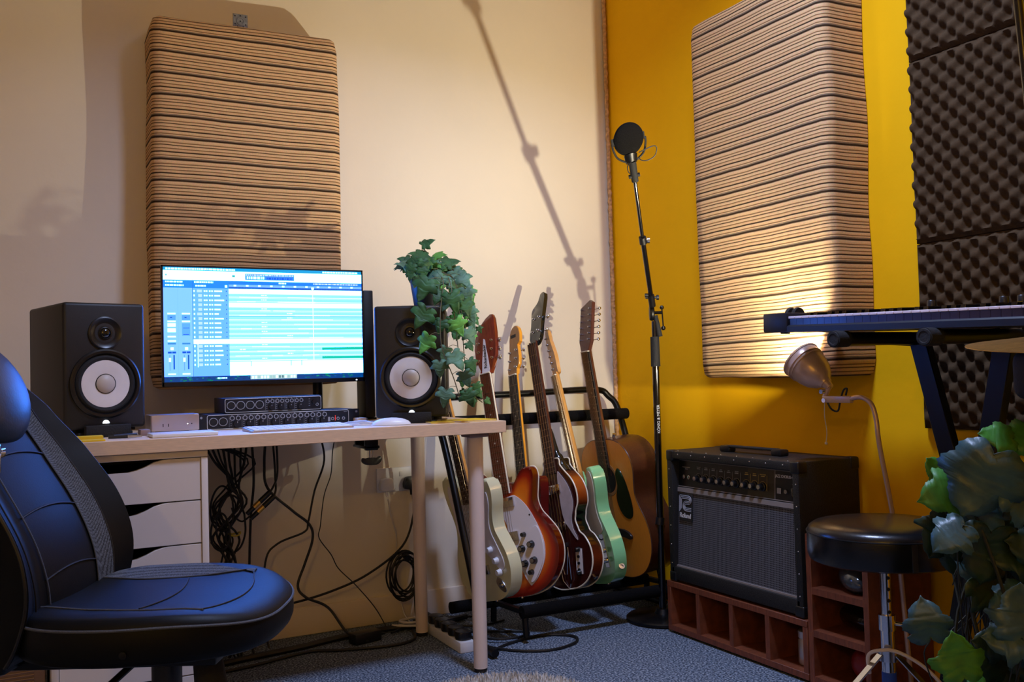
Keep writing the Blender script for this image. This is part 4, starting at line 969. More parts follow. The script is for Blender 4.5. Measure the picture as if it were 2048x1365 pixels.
b = MB(); b.cyl(J+bd*.297, J+bd*.297+r_c*.022, .004); b.lathe([(0, 0), (.010, 0), (.0105, .008), (0, .009)], 16, basis(J+bd*.297+r_c*.014, V((0, 0, 1)), V((.462, .887, 0)), r_c)); b.out('collar_knob', 'steel', ms, True)
b = MB(); b.cyl(J+bd*.03, J+bd*.075, .012, seg=14); b.out('boom_sleeve', 'black_plastic', ms, True)
b = MB(); b.cyl(J+bd*.065-r_c*.02, J+bd*.065+r_c*.022, .004); b.cyl(J+bd*.065+r_c*.018, J+bd*.065+r_c*.026, .009); b.cyl(J+bd*.075-r_c*.021, J+bd*.075-r_c*.010, .007); b.out('sleeve_knob', 'black_plastic', ms, True)
b = MB(); q = J+r_c*.03; b.cyl(J, q, .0055); b.cyl(q+V((0, 0, .018)), q+V((.004, 0, -.052)), .0026); b.sph(q+V((0, 0, .018)), .008, 14); b.sph(q+V((.004, 0, -.055)), .0085, 14); b.out('tension_lever', 'black_gloss', ms, True)
b = MB(); b.cyl(J+r_c*.006+V((0, 0, -.01)), J+r_c*.020+V((0, 0, -.085)), .0085, .010); b.out('counter_grip', 'black_rubber', ms, True)
vm = basis(V((PX+.003, PY, .70))+V((-.887*0, 0, 0))+V((-.462, -.887, 0))*.0127, V((0, 0, 1)), -r_c*1, V((-.462, -.887, 0)))
vm = basis(V((PX+.003, PY, .70))+V((-.462, -.887, 0))*.0128+r_c*.003, V((0, 0, 1)), -r_c, V((-.462, -.887, 0)))
text('KÖNIG & MEYER', .0135, vm, 'lettering', 'print_white', ms).matrix_parent_inverse = mw(ms).inverted()
MB().cyl((PX-.002, PY, .33), (PX+.002, PY, .355), .0155).out('cable_clip', 'black_plastic', ms, True)
# microphone with round foam-covered grille in a yoke
mc = thing('microphone', 'large round black microphone held in a yoke on top of the boom arm', 'microphone', TOP)
tc_ = V((-.462, -.887, 0)); mu = bd; mr = mu.cross(tc_).normalized()*-1; cen = TOP+bd*.098-r_c*.002
mt = basis(cen, mr*.92, mu*.92, tc_*.92)
b = MB(); b.lathe([(0, -.030), (.03, -.029), (.045, -.022), (.052, -.010), (.052, .012), (.046, .020), (.03, .025), (0, .026)], 48, mt @ Matrix.Diagonal((1, 1.12, 1, 1))); b.out('grille_cover', 'foam_black', mc, True)
b = MB(); b.lathe([(0, 0), (.016, 0), (.018, .003), (.022, .055), (0, .056)], 24, mt @ Matrix.Translation((0, -.092, 0)) @ Matrix.Rotation(-pi/2, 4, 'X')); b.out('body', 'aluminium', mc, True) if 0 else b.b.free()
b = MB(); b.tube([mt @ V(p) for p in cr([(-.059, -.005, 0), (-.057, -.03, 0), (-.045, -.062, 0), (-.012, -.085, 0), (.012, -.085, 0), (.045, -.062, 0), (.057, -.03, 0), (.059, -.005, 0)], 4)], .0034, 8)
for s in (-1, 1): b.box(s*.051-.006, s*.051+.006+s*.004, -.012, .014, -.006, .006, .002, 2, mt)
b.out('yoke', 'black_rubber', mc, True)
b = MB(); b.cyl(mt @ V((.0, -.088, 0)), TOP+bd*.02, .0085); b.cyl(TOP+bd*.022, TOP-bd*.05, .0125, .0115, 18); b.cyl(TOP-bd*.03-mr*.018, TOP-bd*.03+mr*.018, .0065); b.out('mount', 'black_rubber', mc, True)
b = MB(); b.tube([mt @ V(p) for p in cr([(-x, y, z) for x, y, z in [(.028, -.06, .01), (.05, -.055, .012), (.082, -.05, .012), (.092, -.062, .01), (.08, -.088, .01), (.055, -.096, .008), (.035, -.09, .004), (.020, -.075, .004), (.0, -.085, .012), (-.018, -.1, .01), (-.018, -.12, .008), (-.01, -.13, 0)]], 5)], .0018, 6); b.out('cable', 'cable_black', mc, True)
b = MB(); b.lathe([(.0, 0), (.020, .0), (.024, .03), (0, .03)], 20, mt @ Matrix.Translation((0, -.088, -.004)) @ Matrix.Rotation(-pi/2, 4, 'X')); b.out('connector_body', 'black_metal', mc, True)

# ------------------------------------------------------------------ wooden compartment shelf and amplifier
def panels(r, lst):
    b = MB()
    for q in lst: b.box(*q, .0008, 1)
    return b.out('frame', 'walnut', r, True)
SX, SD = 1.905, .235; T_ = .018
sh = thing('compartment_shelf', 'low wooden shelf with four open compartments under the guitar amplifier', 'shelf', (SX+.12, 2.27, 0))
ya, yb, zt = 1.953, 2.585, .170
for q in ((SX, SX+SD, ya, yb, zt-T_, zt), (SX, SX+SD, ya, yb, .008, .008+T_), (SX+.0005, SX+SD, yb-T_, yb, .026, zt-T_), (SX+.0005, SX+SD, ya, ya+T_, .026, zt-T_)): MB().box(*q, .0008, 1).out('board', 'walnut', sh, True)
for k in (1, 2, 3):
    y = ya+(yb-ya)*k/4; MB().box(SX+.0006, SX+SD-.01, y-T_/2, y+T_/2, .026, zt-T_).out('divider', 'walnut', sh, True)
MB().box(SX+SD-.008, SX+SD-.002, ya+.01, yb-.01, .01, zt-.01).out('back_board', 'walnut', sh, True)
tw = thing('compartment_tower', 'upright wooden shelf tower with stacked open compartments, right of the amplifier behind the stool', 'shelf', (SX+.12, 1.84, 0))
ya2, yb2, zt2 = 1.735, 1.948, .392
for q in ((SX, SX+SD, ya2, ya2+T_, 0, zt2), (SX, SX+SD, yb2-T_, yb2, 0, zt2), (SX, SX+SD, ya2, yb2, zt2, zt2+T_)): MB().box(*q, .0008, 1).out('side_board', 'walnut', tw, True)
for z in (.008, .133, .248): MB().box(SX+.0005, SX+SD-.01, ya2+T_, yb2-T_, z, z+T_).out('shelf_board', 'walnut', tw, True)
MB().box(SX+SD-.008, SX+SD-.002, ya2+.01, yb2-.01, .01, zt2-.01).out('back_board', 'walnut', tw, True)
b = MB(); b.lathe([(0, 0), (.020, .001), (.022, .006), (.022, .068), (.019, .072), (.019, .074), (.0215, .076), (.0215, .094), (.019, .096), (0, .096)], 28)
cn = b.out('metal_canister', 'aluminium'); cn.location = (1.965, 2.02, .0265); tag(cn, 'small metal canister with ribbed lid in the rightmost compartment of the low shelf', 'canister')
b = MB(); b.sph((0, 0, 0), 1, 28, (.065, .036, .033))
for v in b.b.verts: v.co.x += .02*sin(v.co.x*20)*.2; v.co.z *= 1-.25*(v.co.x > 0)*v.co.x/.065
o = b.out('glossy_bottle', 'glass_clear'); o.location = (1.965, 1.835, .300); o.rotation_euler = (0, radians(-8), radians(60)); tag(o, 'dark shiny rounded object in the top compartment of the tower', 'ornament')
b = MB(); b.lathe([(0, 0), (.026, 0), (.030, .01), (.030, .11), (.02, .14), (.010, .15), (.010, .17), (0, .17)], 24)
o = b.out('dark_bottle', 'black_gloss'); o.location = (2.02, 1.916, .183); o.rotation_euler = (0, radians(-90), radians(76)); o.scale = (.92, .92, .92); tag(o, 'dark glossy bottle lying in the middle compartment of the tower', 'bottle')
b = MB(); b.sph((0, 0, 0), 1, 24, (.05, .05, .05)); o = b.out('red_ball', 'red_thing'); o.location = (1.99, 1.812, .077); tag(o, 'dark red rounded object in the bottom compartment of the tower', 'ornament')

AX, AY0, AY1, AZ0, AZ1, AXB = 1.91, 1.968, 2.572, .171, .603, 2.145
amp = thing('guitar_amplifier', 'black combo guitar amplifier with silver grille trim standing on the low wooden shelf', 'guitar amplifier', ((AX+AXB)/2, (AY0+AY1)/2, AZ0))
TH = .026
b = MB(); b.box(AX, AXB, AY0, AY0+TH, AZ0+.006, AZ1, .004); b.box(AX, AXB, AY1-TH, AY1, AZ0+.006, AZ1, .004); b.box(AX+.0, AXB, AY0+.01, AY1-.01, AZ1-TH, AZ1-.0003, .004); b.box(AX, AXB, AY0+.01, AY1-.01, AZ0+.0063, AZ0+.05, .004); b.box(AXB-.015, AXB-.002, AY0+.01, AY1-.01, AZ0+.03, AZ1-.01)
b.out('cabinet', 'tolex', amp, True)
IY0, IY1 = AY0+TH, AY1-TH
def fx(z): return AX+.012+.022*(z-AZ0)/(AZ1-AZ0)
zp0, zp1, zg0 = AZ1-.118, AZ1-.032, AZ0+.055
def slab(b, z0, z1, off, th, y0=IY0, y1=IY1):
    b.prism([(fx(z0)-off, z0), (fx(z1)-off, z1), (fx(z1)-off+th, z1), (fx(z0)-off+th, z0)], y0, y1, mtx=basis((0, 0, 0), (1, 0, 0), (0, 0, 1), (0, 1, 0)))
b = MB(); slab(b, zg0, zp0-.018, 0, .01); b.out('speaker_grille', 'grille', amp, True)
b = MB(); slab(b, zp0-.018, zp0-.004, .005, .012); slab(b, zg0-.013, zg0, .006, .012); b.out('trim_strip', 'amp_trim', amp, True)
b = MB(); slab(b, zp0, zp1, 0, .01); b.out('control_panel', 'amp_panel', amp, True)
b = MB(); slab(b, zp0-.001, zp0+.0012, .0015, .003); slab(b, zp1-.0012, zp1+.001, .0015, .003); slab(b, zp0, zp1, .001, .002, IY0+.098, IY0+.1005); b.out('panel_outline', 'amp_trim', amp, True)
b = MB(); slab(b, zp0+.002, zp1-.002, .0006, .002, IY0+.101, IY0+.215); b.out('gold_section', mat('panel_brown', (50, 40, 18), .35), amp, True)
def onp(y, z, off=.001):   # frame on the control panel facing the room: x -> +... right of viewer = -y
    n = V((-1, 0, 0)); t_ = V((fx(AZ1)-fx(AZ0), 0, AZ1-AZ0)).normalized(); n = V((-t_.z, 0, t_.x)); return basis((fx(z)-off, y, z), (0, -1, 0), t_, n)
pm = MB(); pg = MB()
ks = [IY1-.105-.0365*k for k in range(6)]+[IY1-.105-.0365*6-.008-.0355*k for k in range(3)]
for k, y in enumerate(ks):
    zz = zp0+.032-(0 if k < 6 else 0)
    b = MB(); b.lathe([(.0135, 0), (.0130, .004), (.0105, .006), (.0095, .018), (0, .0185)], 20, onp(y, zz)); kn = b.out('knob', 'black_plastic', amp, True)
    MB().lathe([(.0070, .0184), (.0066, .0197), (0, .0199)], 16, onp(y, zz)).out('knob_cap', 'steel', kn, True)
    q = pm if k < 6 else pg
    q.tube([onp(y, zz) @ V((.0165*cos(a_), .0165*sin(a_), .0006)) for a_ in [pi*(-.2+1.4*i/12) for i in range(13)]], .0005, 4)
    q.box(-.008, .008, .030, .0325, .0004, .001, mtx=onp(y, zz)); 
    q.box(.0176, .0182, -.012, .035, .0004, .001, mtx=onp(y, zz))
pm.box(-.02, .02, .031, .033, .0004, .001, mtx=onp(IY1-.04, zp0+.032)); pm.box(-.03, .03, .005, .0065, .0004, .001, mtx=onp(IY1-.04, zp0+.032+.045)) if 0 else None
pm.out('panel_markings', 'print_grey', amp, True); pg.out('gold_markings', 'print_gold', amp, True)
for y in (IY1-.03, IY1-.056): MB().lathe([(.0068, 0), (.0066, .003), (.004, .0032), (.0035, .0005), (0, .0004)], 16, onp(y, zp0+.032)).out('input_jack', 'steel', amp, True)
def wtext(s, size, mtx, m, par, **k):
    o = text(s, size, mtx, 'lettering', m, par, **k); o.matrix_parent_inverse = mw(par).inverted(); return o
wtext('JAZZ CHORUS-40', .0118, onp(IY0+.060, zp1-.017, .0012), 'print_white', amp, bold=.0002, sx=.82)
wtext('INPUT', .0052, onp(IY1-.042, zp0+.058, .0012), 'print_grey', amp)
for s_, y in zip(('VOLUME', 'TREBLE', 'MIDDLE', 'BASS', 'DIST', 'REVERB'), ks): wtext(s_, .0048, onp(y, zp0+.068, .0012), 'print_grey', amp)
for s_, y in zip(('SPEED', 'DEPTH', 'VIB/CHORUS'), ks[6:]): wtext(s_, .0046, onp(y, zp0+.068, .0016), 'print_gold', amp)
wtext('POWER', .0045, onp(IY0+.022, zp0+.05, .0012), 'print_grey', amp)
MB().box(-.008, .008, -.008, .008, 0, .001, mtx=onp(IY0+.082, zp0+.027)).out('rating_mark', 'print_grey', amp, True)
MB().box(-.009, .009, -.012, .012, 0, .004, .001, mtx=onp(IY0+.022, zp0+.027)).out('power_switch', 'black_gloss', amp, True)
MB().lathe([(.007, 0), (.006, .004), (0, .004)], 14, onp(IY0+.053, zp0+.027)).out('pilot_light', 'steel', amp, True)
# badge: striped R emblem over the name
bg = onp(IY1-.043, zp0-.066, .002)
MB().box(-.034, .034, -.045, .043, 0, .003, .0006, 1, bg).out('badge_plate', 'print_dark', amp, True)
def emb(pts): 
    b = MB(); b.tube([bg @ V((x, y, .0042)) for x, y in pts], .0017, 6); return b
b = MB()
for d in (0, .0048, .0096):
    pts = [(-.030+d, -.016+d), (-.030+d, .035-d), (-.028+d, .037-d), (.017, .037-d)]
    pts += [(.017+(.0135-d)*sin(a_), .0235+(.0135-d)*cos(a_)) for a_ in [pi*i/8 for i in range(1, 8)]] + [(.017, .010+d), (.004, .010+d)]
    pts += [(.004-(.0062+d)*sin(a_), .0038+(.0062+d)*cos(a_)) for a_ in [pi*i/8 for i in range(1, 8)]] + [(.004, -.0024-d), (.030, -.0024-d)]
    b.tube([bg @ V((x, y, .0042)) for x, y in pts], .0014, 6)
b.out('badge_emblem', 'print_grey', amp, True)
wtext('Roland', .022, onp(IY1-.043, zp0-.066-.028, .0058), 'print_white', amp, bold=.0004, sx=.95)
for yy in (AY0, AY1):
    for zz in (AZ0, AZ1):
        for xx in (AX, AXB):
            b = MB(); sx, sy, sz = (1 if xx == AX else -1), (1 if yy == AY0 else -1), (1 if zz == AZ0 else -1)
            x0, x1 = sorted((xx-sx*.002, xx+sx*.034)); y0, y1 = sorted((yy-sy*.002, yy+sy*.034)); z0, z1 = sorted((zz-sz*(.002 if sz < 0 else -.0005), zz+sz*.034))
            b.box(x0, x1, y0, y1, z0, z1, .006, 3); b.out('corner_cap', 'black_plastic', amp, True)
for k in range(8):
    b = MB(); b.sph((AX, AY0+.06+.069*k, AZ1-.011), .0026, 8, (.6, 1, 1)); b.out('rivet', 'steel', amp, True)
    b = MB(); b.sph((AX+.011, AY0+.05+.072*k, AZ1), .0026, 8, (1, 1, .6)); b.out('rivet', 'steel', amp, True)
    b = MB(); b.sph((AX, AY0+.06+.069*k, AZ0+.028), .0026, 8, (.6, 1, 1)); b.out('rivet', 'black_metal', amp, True)
for k in range(6):
    for y in (AY0+.012, AY1-.012): b = MB(); b.sph((AX, y, AZ0+.06+.062*k), .0024, 8, (.6, 1, 1)); b.out('rivet', 'steel', amp, True)
b = MB(); hc = V(((AX+AXB)/2-.01, 2.27, AZ1)); 
b.box(hc.x-.013, hc.x+.013, 2.16, 2.38, AZ1+.014, AZ1+.021, .003); b.out('handle', 'black_rubber', amp, True)
for s in (-1, 1): MB().box(hc.x-.017, hc.x+.017, 2.27+s*.118-.022, 2.27+s*.118+.022, AZ1-.0003, AZ1+.020, .005).out('handle_bracket', 'black_plastic', amp, True)

# ------------------------------------------------------------------ floor lamp
LP = V((1.925, 1.958, .89)); ax = V((-.012, .105, .088)).normalized(); NK = LP-ax*.108
fl = thing('floor_lamp', 'beige floor lamp with bell-shaped metal shade tilted up at the striped panel', 'lamp', (1.945, 1.70, 0))
mt = basis(LP, ax.orthogonal().normalized(), ax.cross(ax.orthogonal().normalized()), ax)
outp = [(.017, -.108), (.020, -.100), (.030, -.092), (.043, -.072), (.050, -.050), (.052, -.034), (.0535, -.030), (.0525, -.026), (.0545, -.021), (.0535, -.017), (.056, -.004), (.0575, 0)]
inp = [(.0565, -.0005), (.052, -.018), (.048, -.05), (.038, -.074), (.02, -.094), (0, -.096)]
b = MB(); b.lathe([(0, -.108)]+outp+inp[:1], 44, mt); b.out('lamp_shade', 'lamp_shade', fl, True)
for zz, rr_ in ((-.030, .0540), (-.021, .0550), (-.004, .0566)): MB().tube([mt @ V((rr_*cos(2*pi*k/48), rr_*sin(2*pi*k/48), zz)) for k in range(48)], .0013, 6, closed=True).out('rim_ring', 'lamp_shade', fl, True)
b = MB(); b.lathe(inp, 44, mt); b.out('shade_lining', 'lamp_inner', fl, True)
b = MB(); b.sph(LP-ax*.066, .016, 16); b.out('bulb', 'bulb', fl, True)
lamp('floor_lamp_light', 'POINT', LP-ax*.0375, LP+ax, (1, .93, .70), 28, .010)
lamp('added_beam_light', 'SPOT', LP-ax*.036, LP-ax*.036+V((-.32, .70, .80)), (1, .90, .66), 52, .010, 84, 1.0)  # extra spot added at the bulb to strengthen the beam up the wall
BR = V((1.93, 1.86, .782))
b = MB(); b.cyl(NK, NK-ax*.016, .014, .010); b.cyl(NK-ax*.012, BR+V((0, .02, 0)), .007); b.out('socket', 'lamp_shade', fl, True)
for s in (-1, 1): MB().cyl(BR+V((s*.004-.014, .015, .006-s*.012)), BR+V((s*.004+.014, .018, .006-s*.012)), .006).out('bracket_bolt', 'chrome', fl, True)
b = MB(); b.box(BR.x-.007, BR.x+.007, BR.y-.075, BR.y+.022, BR.z-.012, BR.z+.006, .002); b.out('bracket', 'lamp_shade', fl, True)
b = MB(); b.tube(cr([(1.93, 1.795, .780), (1.93, 1.755, .785), (1.932, 1.725, .77), (1.934, 1.712, .73), (1.936, 1.706, .66), (1.942, 1.700, .3), (1.975, 1.705, .02)][:5]+[(1.98, 1.704, .42), (2.01, 1.70, .02)], 6), .0062, 12); b.out('stem', 'lamp_shade', fl, True)
MB().lathe([(0, 0), (.075, 0), (.078, .006), (.07, .014), (0, .018)], 32, Matrix.Translation((2.03, 1.62, 0))).out('foot', 'lamp_shade', fl, True) if 0 else MB().box(1.985, 2.11, 1.60, 1.728, 0, .02, .004).out('foot', 'lamp_shade', fl, True)
b = MB(); b.tube(cr([BR+V((0, .02, -.01)), BR+V((0, .022, -.05)), BR+V((.002, .018, -.09)), BR+V((.0, .02, -.118))], 4), .0012, 5); b.sph(BR+V((0, .02, -.122)), .004, 8); b.out('pull_cord', 'cable_white', fl, True)
b = MB(); b.tube(cr([BR+V((0, .012, -.008)), BR+V((.004, -.0, -.03)), BR+V((.006, -.02, -.034)), BR+V((.005, -.03, -.01)), BR+V((.002, -.045, .02)), BR+V((0, -.06, .026)), BR+V((0, -.055, .008))], 4), .0026, 6); b.out('flex', 'cable_black', fl, True)

# ------------------------------------------------------------------ music keyboard on its X stand
kb = thing('synthesizer_keyboard', 'long dark music keyboard seen from below key height, resting on the black X stand', 'music keyboard', mtx=Matrix.Translation((1.74, 1.90, .961)) @ Matrix.Rotation(radians(1.9), 4, 'X'))
LK = 1.02; b = MB()
b.prism([(0, 0), (.25, .0), (.25, .052), (.14, .052), (.135, .030), (.004, .018), (0, .014)], .0, LK-.03, .001, 1, basis((0, -.015-LK+.03+.015, 0), (1, 0, 0), (0, 0, 1), (0, 1, 0)).inverted().inverted() if 0 else basis((0, -.03, 0), (1, 0, 0), (0, 0, 1), (0, -1, 0)))
b.out('case', 'kb_body', kb)
MB().box(-.001, .25, -.088, 0, 0, .050, .004).out('end_block', 'kb_body', kb)
n = 36
for k in range(n):
    y = -.091-.0235*k; 
    if y-.0235 < -LK: break
    b = MB(); b.box(.001, .136, y-.0229, y, .0345, .0405, .0008, 1); kk = b.out('white_key', 'key_white', kb); MB().box(.006, .012, y-.0228, y-.0002, .0145, .0343).out('shaded_key_front', 'shaded_key_front', kk)
    if k % 7 in (0, 1, 3, 4, 5): MB().prism([(.045, .039), (.048, .050), (.137, .052), (.137, .039)], -.0065, .0065, .0012, 1, basis((0, y-.0232, 0), (1, 0, 0), (0, 0, 1), (0, -1, 0))).out('black_key', 'black_gloss', kb)
for y in (-.03, -.055): MB().lathe([(0, -.006), (.018, -.006), (.0195, 0), (.018, .006), (0, .006)], 20, basis((.07, y, .047), (0, 0, 1), (1, 0, 0), (0, 1, 0))).out('control_wheel', 'black_rubber', kb)
for k, y in enumerate((-.37, -.55, -.60, -.645, -.69, -.74)): MB().lathe([(.011, 0), (.0105, .016), (.009, .018), (0, .018)], 16, Matrix.Translation((.19+.01*(k % 2), y, .052))).out('control_knob', 'black_plastic', kb)
MB().box(.16, .24, -.56, -.44, .052, .055, .001).out('display', 'black_gloss', kb)
for y in (-.06, -.9): MB().cyl((.02, y, -.004), (.02, y, .001), .012).out('rubber_foot', 'black_rubber', kb)
ks_ = thing('keyboard_stand', 'black X-shaped keyboard stand holding the music keyboard', 'keyboard stand', (2.0, 1.55, 0))
for y, yt in ((1.632, .932), (1.378, .925)):
    b = MB(); b.cyl((1.722, y, yt), (2.03, y, yt), .0165, seg=18); b.out('support_arm', 'black_metal', ks_, True)
    b = MB(); b.cyl((1.712, y, yt), (1.755, y, yt), .0205, .0195, 20); b.lathe([(.0185, 0), (.0175, .002), (.013, .0022), (.012, .001), (0, .001)], 20, basis((1.712, y, yt), (0, 0, 1), (0, 1, 0), (-1, 0, 0))); b.out('end_cap', 'black_rubber', ks_, True)
def bar(b, p, q, w_=.048, d=.025):
    p = V(p); q = V(q); z = (q-p).normalized(); x = V((1, 0, 0)); y = z.cross(x).normalized(); L_ = (q-p).length
    b.box(-d/2, d/2, -w_/2, w_/2, 0, L_, .002, 1, basis(p, x, y, z))
b = MB(); bar(b, (2.012, 1.632, .925), (2.012, 1.4, .03)); b.out('leg', 'black_metal', ks_, True)
b = MB(); bar(b, (1.985, 1.378, .918), (1.985, 1.58, .03)); b.out('leg', 'black_metal', ks_, True)
b = MB(); bar(b, (2.012, 1.765, .935), (2.012, 1.632, .925), .026); b.box(1.995, 2.03, 1.40, 1.632, .925, .945, .002); b.out('top_rail', 'black_metal', ks_, True)
b = MB(); b.cyl((1.97, 1.5, .43), (2.028, 1.5, .43), .012); b.out('pivot_bolt', 'steel', ks_, True)
for y in (1.4, 1.58): MB().box(1.90 if y < 1.5 else 1.985, 2.08, y-.02, y+.02, 0, .03, .004).out('foot', 'black_rubber', ks_, True)

# ------------------------------------------------------------------ drum throne
SXc, SYc = 1.770, 1.560
st = thing('round_stool', 'round black padded stool on a chrome post with blue tape, before the wooden tower', 'stool', (SXc, SYc, 0))
b = MB(); b.lathe([(0, .415), (.155, .415), (.166, .420), (.170, .432), (.170, .478), (.1695, .482), (.166, .492), (.155, .500), (.12, .506), (.06, .508), (0, .508)], 64, Matrix.Translation((SXc, SYc, 0))); b.out('seat', 'stool_vinyl', st, True)
MB().tube([(SXc+.1705*cos(2*pi*k/64), SYc+.1705*sin(2*pi*k/64), .482) for k in range(64)], .0016, 6, closed=True).out('seam_piping', 'leather_seam' if 0 else 'leather', st, True)
q = V((SXc, SYc, 0))+V((-.462, -.887, 0))*.1703; MB().box(-.006, .006, -.0012, .0012, .420, .480, .0005, 1, Matrix.Translation(q) @ Matrix.Rotation(atan2(-.462, .887), 4, 'Z')).out('side_seam', 'black_vinyl', st, True)
b = MB(); b.cyl((SXc, SYc, .20), (SXc, SYc, .41), .0115); 
pt = b.out('inner_post', 'chrome', st, True)
b = MB()
for k in range(7): b.cyl((SXc-.004, SYc-.0108, .22+.026*k), (SXc-.0045, SYc-.0122, .22+.026*k), .0042, seg=10)
b.out('height_holes', 'dark', pt, True)
b = MB(); b.cyl((SXc, SYc, .03), (SXc, SYc, .265), .0155); b.out('outer_tube', 'chrome', st, True)
MB().cyl((SXc, SYc, .135), (SXc, SYc, .16), .0163).out('tape_band', 'tape_blue', st, True)
b = MB(); b.cyl((SXc, SYc, .255), (SXc, SYc, .29), .019); b.cyl((SXc, SYc, .27), (SXc+.03, SYc-.03, .268), .005); b.out('collar', 'chrome', st, True)
b = MB(); b.cyl((SXc, SYc, .185), (SXc, SYc, .21), .022); b.out('leg_hub', 'steel', st, True)
for k, a in enumerate((-.85, 1.2, 3.45)):
    d = V((cos(a), sin(a), 0)) if k else V((-.97, .22, 0))
    if k == 1: d = V((.25, -.96, 0))
    if k == 2: d = V((.75, .62, 0))
    p = V((SXc, SYc, .20))+d*.022; q = V((SXc, SYc, .012))+d*(.24 if k < 2 else .12); z = (q-p).normalized(); y = d.cross(V((0, 0, 1))); x = y.cross(z)
    b = MB(); b.box(-.002, .002, -.0095, .0095, 0, (q-p).length, .001, 1, basis(p, x, y, z)); lg = b.out('leg', 'steel', st, True)
    MB().sph(q, .013, 12).out('rubber_foot', 'black_rubber', lg, True)
    b = MB(); m_ = p+(q-p)*.55; b.tube([V((SXc, SYc, .06))+d*.015, m_], .004, 6); b.out('brace', 'steel', lg, True)
cable('lamp_cable', 'pale flex looping over the stool legs', [(1.735, 1.585, .155), (1.722, 1.575, .20), (1.735, 1.552, .215), (1.765, 1.525, .212), (1.80, 1.48, .18), (1.83, 1.43, .12), (1.87, 1.35, .05), (1.9, 1.28, .006), (1.98, 1.2, .006)], .0042, 'cable_white')

# ------------------------------------------------------------------ office chair
ch = thing('office_chair', 'black leather racing-style office chair with grey mesh inserts, at the lower left', 'office chair', (.225, 1.80, 0), radians(-27.5))
def seatf(u, v):      # u around -1..1 front-back, v side
    x, y = u, v
    return x, y
def superr(a, ex): return (abs(cos(a))**ex*(1 if cos(a) > 0 else -1), abs(sin(a))**ex*(1 if sin(a) > 0 else -1))
def seat_outline(a):
    c, s = superr(a, .72); x = c*.214; y = s*.235*(1-.10*max(0, c)); return x, y
b = MB(); N_ = 72; rings = []
def nose(x): return -.020*max(0, (x-.06)/.15)**2
for f_, z in ((.30, .428), (.80, .426), (.93, .428), (.98, .434), (1.0, .445), (1.004, .465), (1.0, .487), (.988, .4935), (.965, .497), (.92, .500), (.84, .502), (.74, .500), (.6, .496), (.4, .494), (.2, .493)):
    rr = []
    for k in range(N_):
        x, y = seat_outline(2*pi*k/N_); x *= f_; y *= f_
        bol = .008*max(0, abs(y)/.235-.55)*2 if f_ < .97 else 0
        rr.append(b.b.verts.new((x, y, z+(bol if z > .484 else 0)+nose(x)*(1 if z > .46 else .4))))
    rings.append(rr)
for A, B in zip(rings, rings[1:]):
    for k in range(N_): b.b.faces.new((A[k], A[(k+1) % N_], B[(k+1) % N_], B[k]))
b.b.faces.new(rings[-1]); b.b.faces.new(rings[0][::-1])
se = b.out('seat', 'leather', ch, ang=70)
def stop(x, y):
    ks = [(.2, .493), (.4, .494), (.6, .496), (.74, .500), (.84, .502), (.92, .500), (.965, .497), (.988, .4935), (1.0, .487)]
    a_ = atan2(y, x); lo, hi = 0, 1.2                     # find the ring factor of this point
    def inside(f_):
        best = min((abs(((atan2(seat_outline(2*pi*k/180)[1], seat_outline(2*pi*k/180)[0])-a_+pi) % (2*pi))-pi), k) for k in range(180)); ox, oy = seat_outline(2*pi*best[1]/180)
        return sqrt(ox*ox+oy*oy)
    f_ = sqrt(x*x+y*y)/inside(1); z = ks[0][1]
    for (a, za), (c, zc) in zip(ks, ks[1:]):
        if a <= f_ <= c: z = za+(zc-za)*(f_-a)/(c-a)
    return z+(.008*max(0, abs(y)/.235-.55)*2 if f_ < .97 else 0)+nose(x)
def strip(name, m, fn, nu, nv, parent, off=.0022):
    b = MB(); b.grid(fn, nu, nv); return b.out(name, m, parent, ang=80)
# mesh insert along the far side of the seat
for s in (1,):
    def f(u, v, s=s):
        x = -.17+.29*u; yo = .200-.05*max(0, u-.6)/.4*1.2; yi = .116+.045*u*u; y = s*(yi+(yo-yi)*v); return (x, y, stop(x, y)+.0022)
    b = MB(); b.grid(f, 16, 6, flip=(s < 0)); b.out('mesh_insert', 'weave', se, ang=80)
def ptube(pts, r_, name, m, par): b = MB(); b.tube(pts, r_, 6); return b.out(name, m, par)
b = MB(); b.tube([(x*1.0, y*1.0, .4895+nose(x)) for x, y in [seat_outline(2*pi*k/96) for k in range(96)]], .0024, 6, closed=True); b.out('edge_piping', 'leather_seam', se)
for s in (1, -1):
    ptube([(x, s*(.116+.045*((x+.17)/.29)**2), stop(x, s*(.116+.045*((x+.17)/.29)**2))+.001) for x in [-.17+.29*k/20 for k in range(21)]], .0016, 'seam', 'leather_seam', se)
ptube([(.0+.02*sin(k/16*pi), -.12+.24*k/16, stop(.0+.02*sin(k/16*pi), -.12+.24*k/16)+.0012) for k in range(17)], .0014, 'seam', 'dark', se)
ptube([(.115+.03*sin(k/16*pi), -.155+.31*k/16, stop(.115+.03*sin(k/16*pi), -.155+.31*k/16)+.001) for k in range(17)], .0014, 'seam', 'dark', se)
MB().lathe([(.006, 0), (.006, .002), (0, .003)], 12, basis((.02, -.2352, .452), (1, 0, 0), (0, 0, 1), (0, -1, 0))).out('side_bolt', 'black_metal', se)
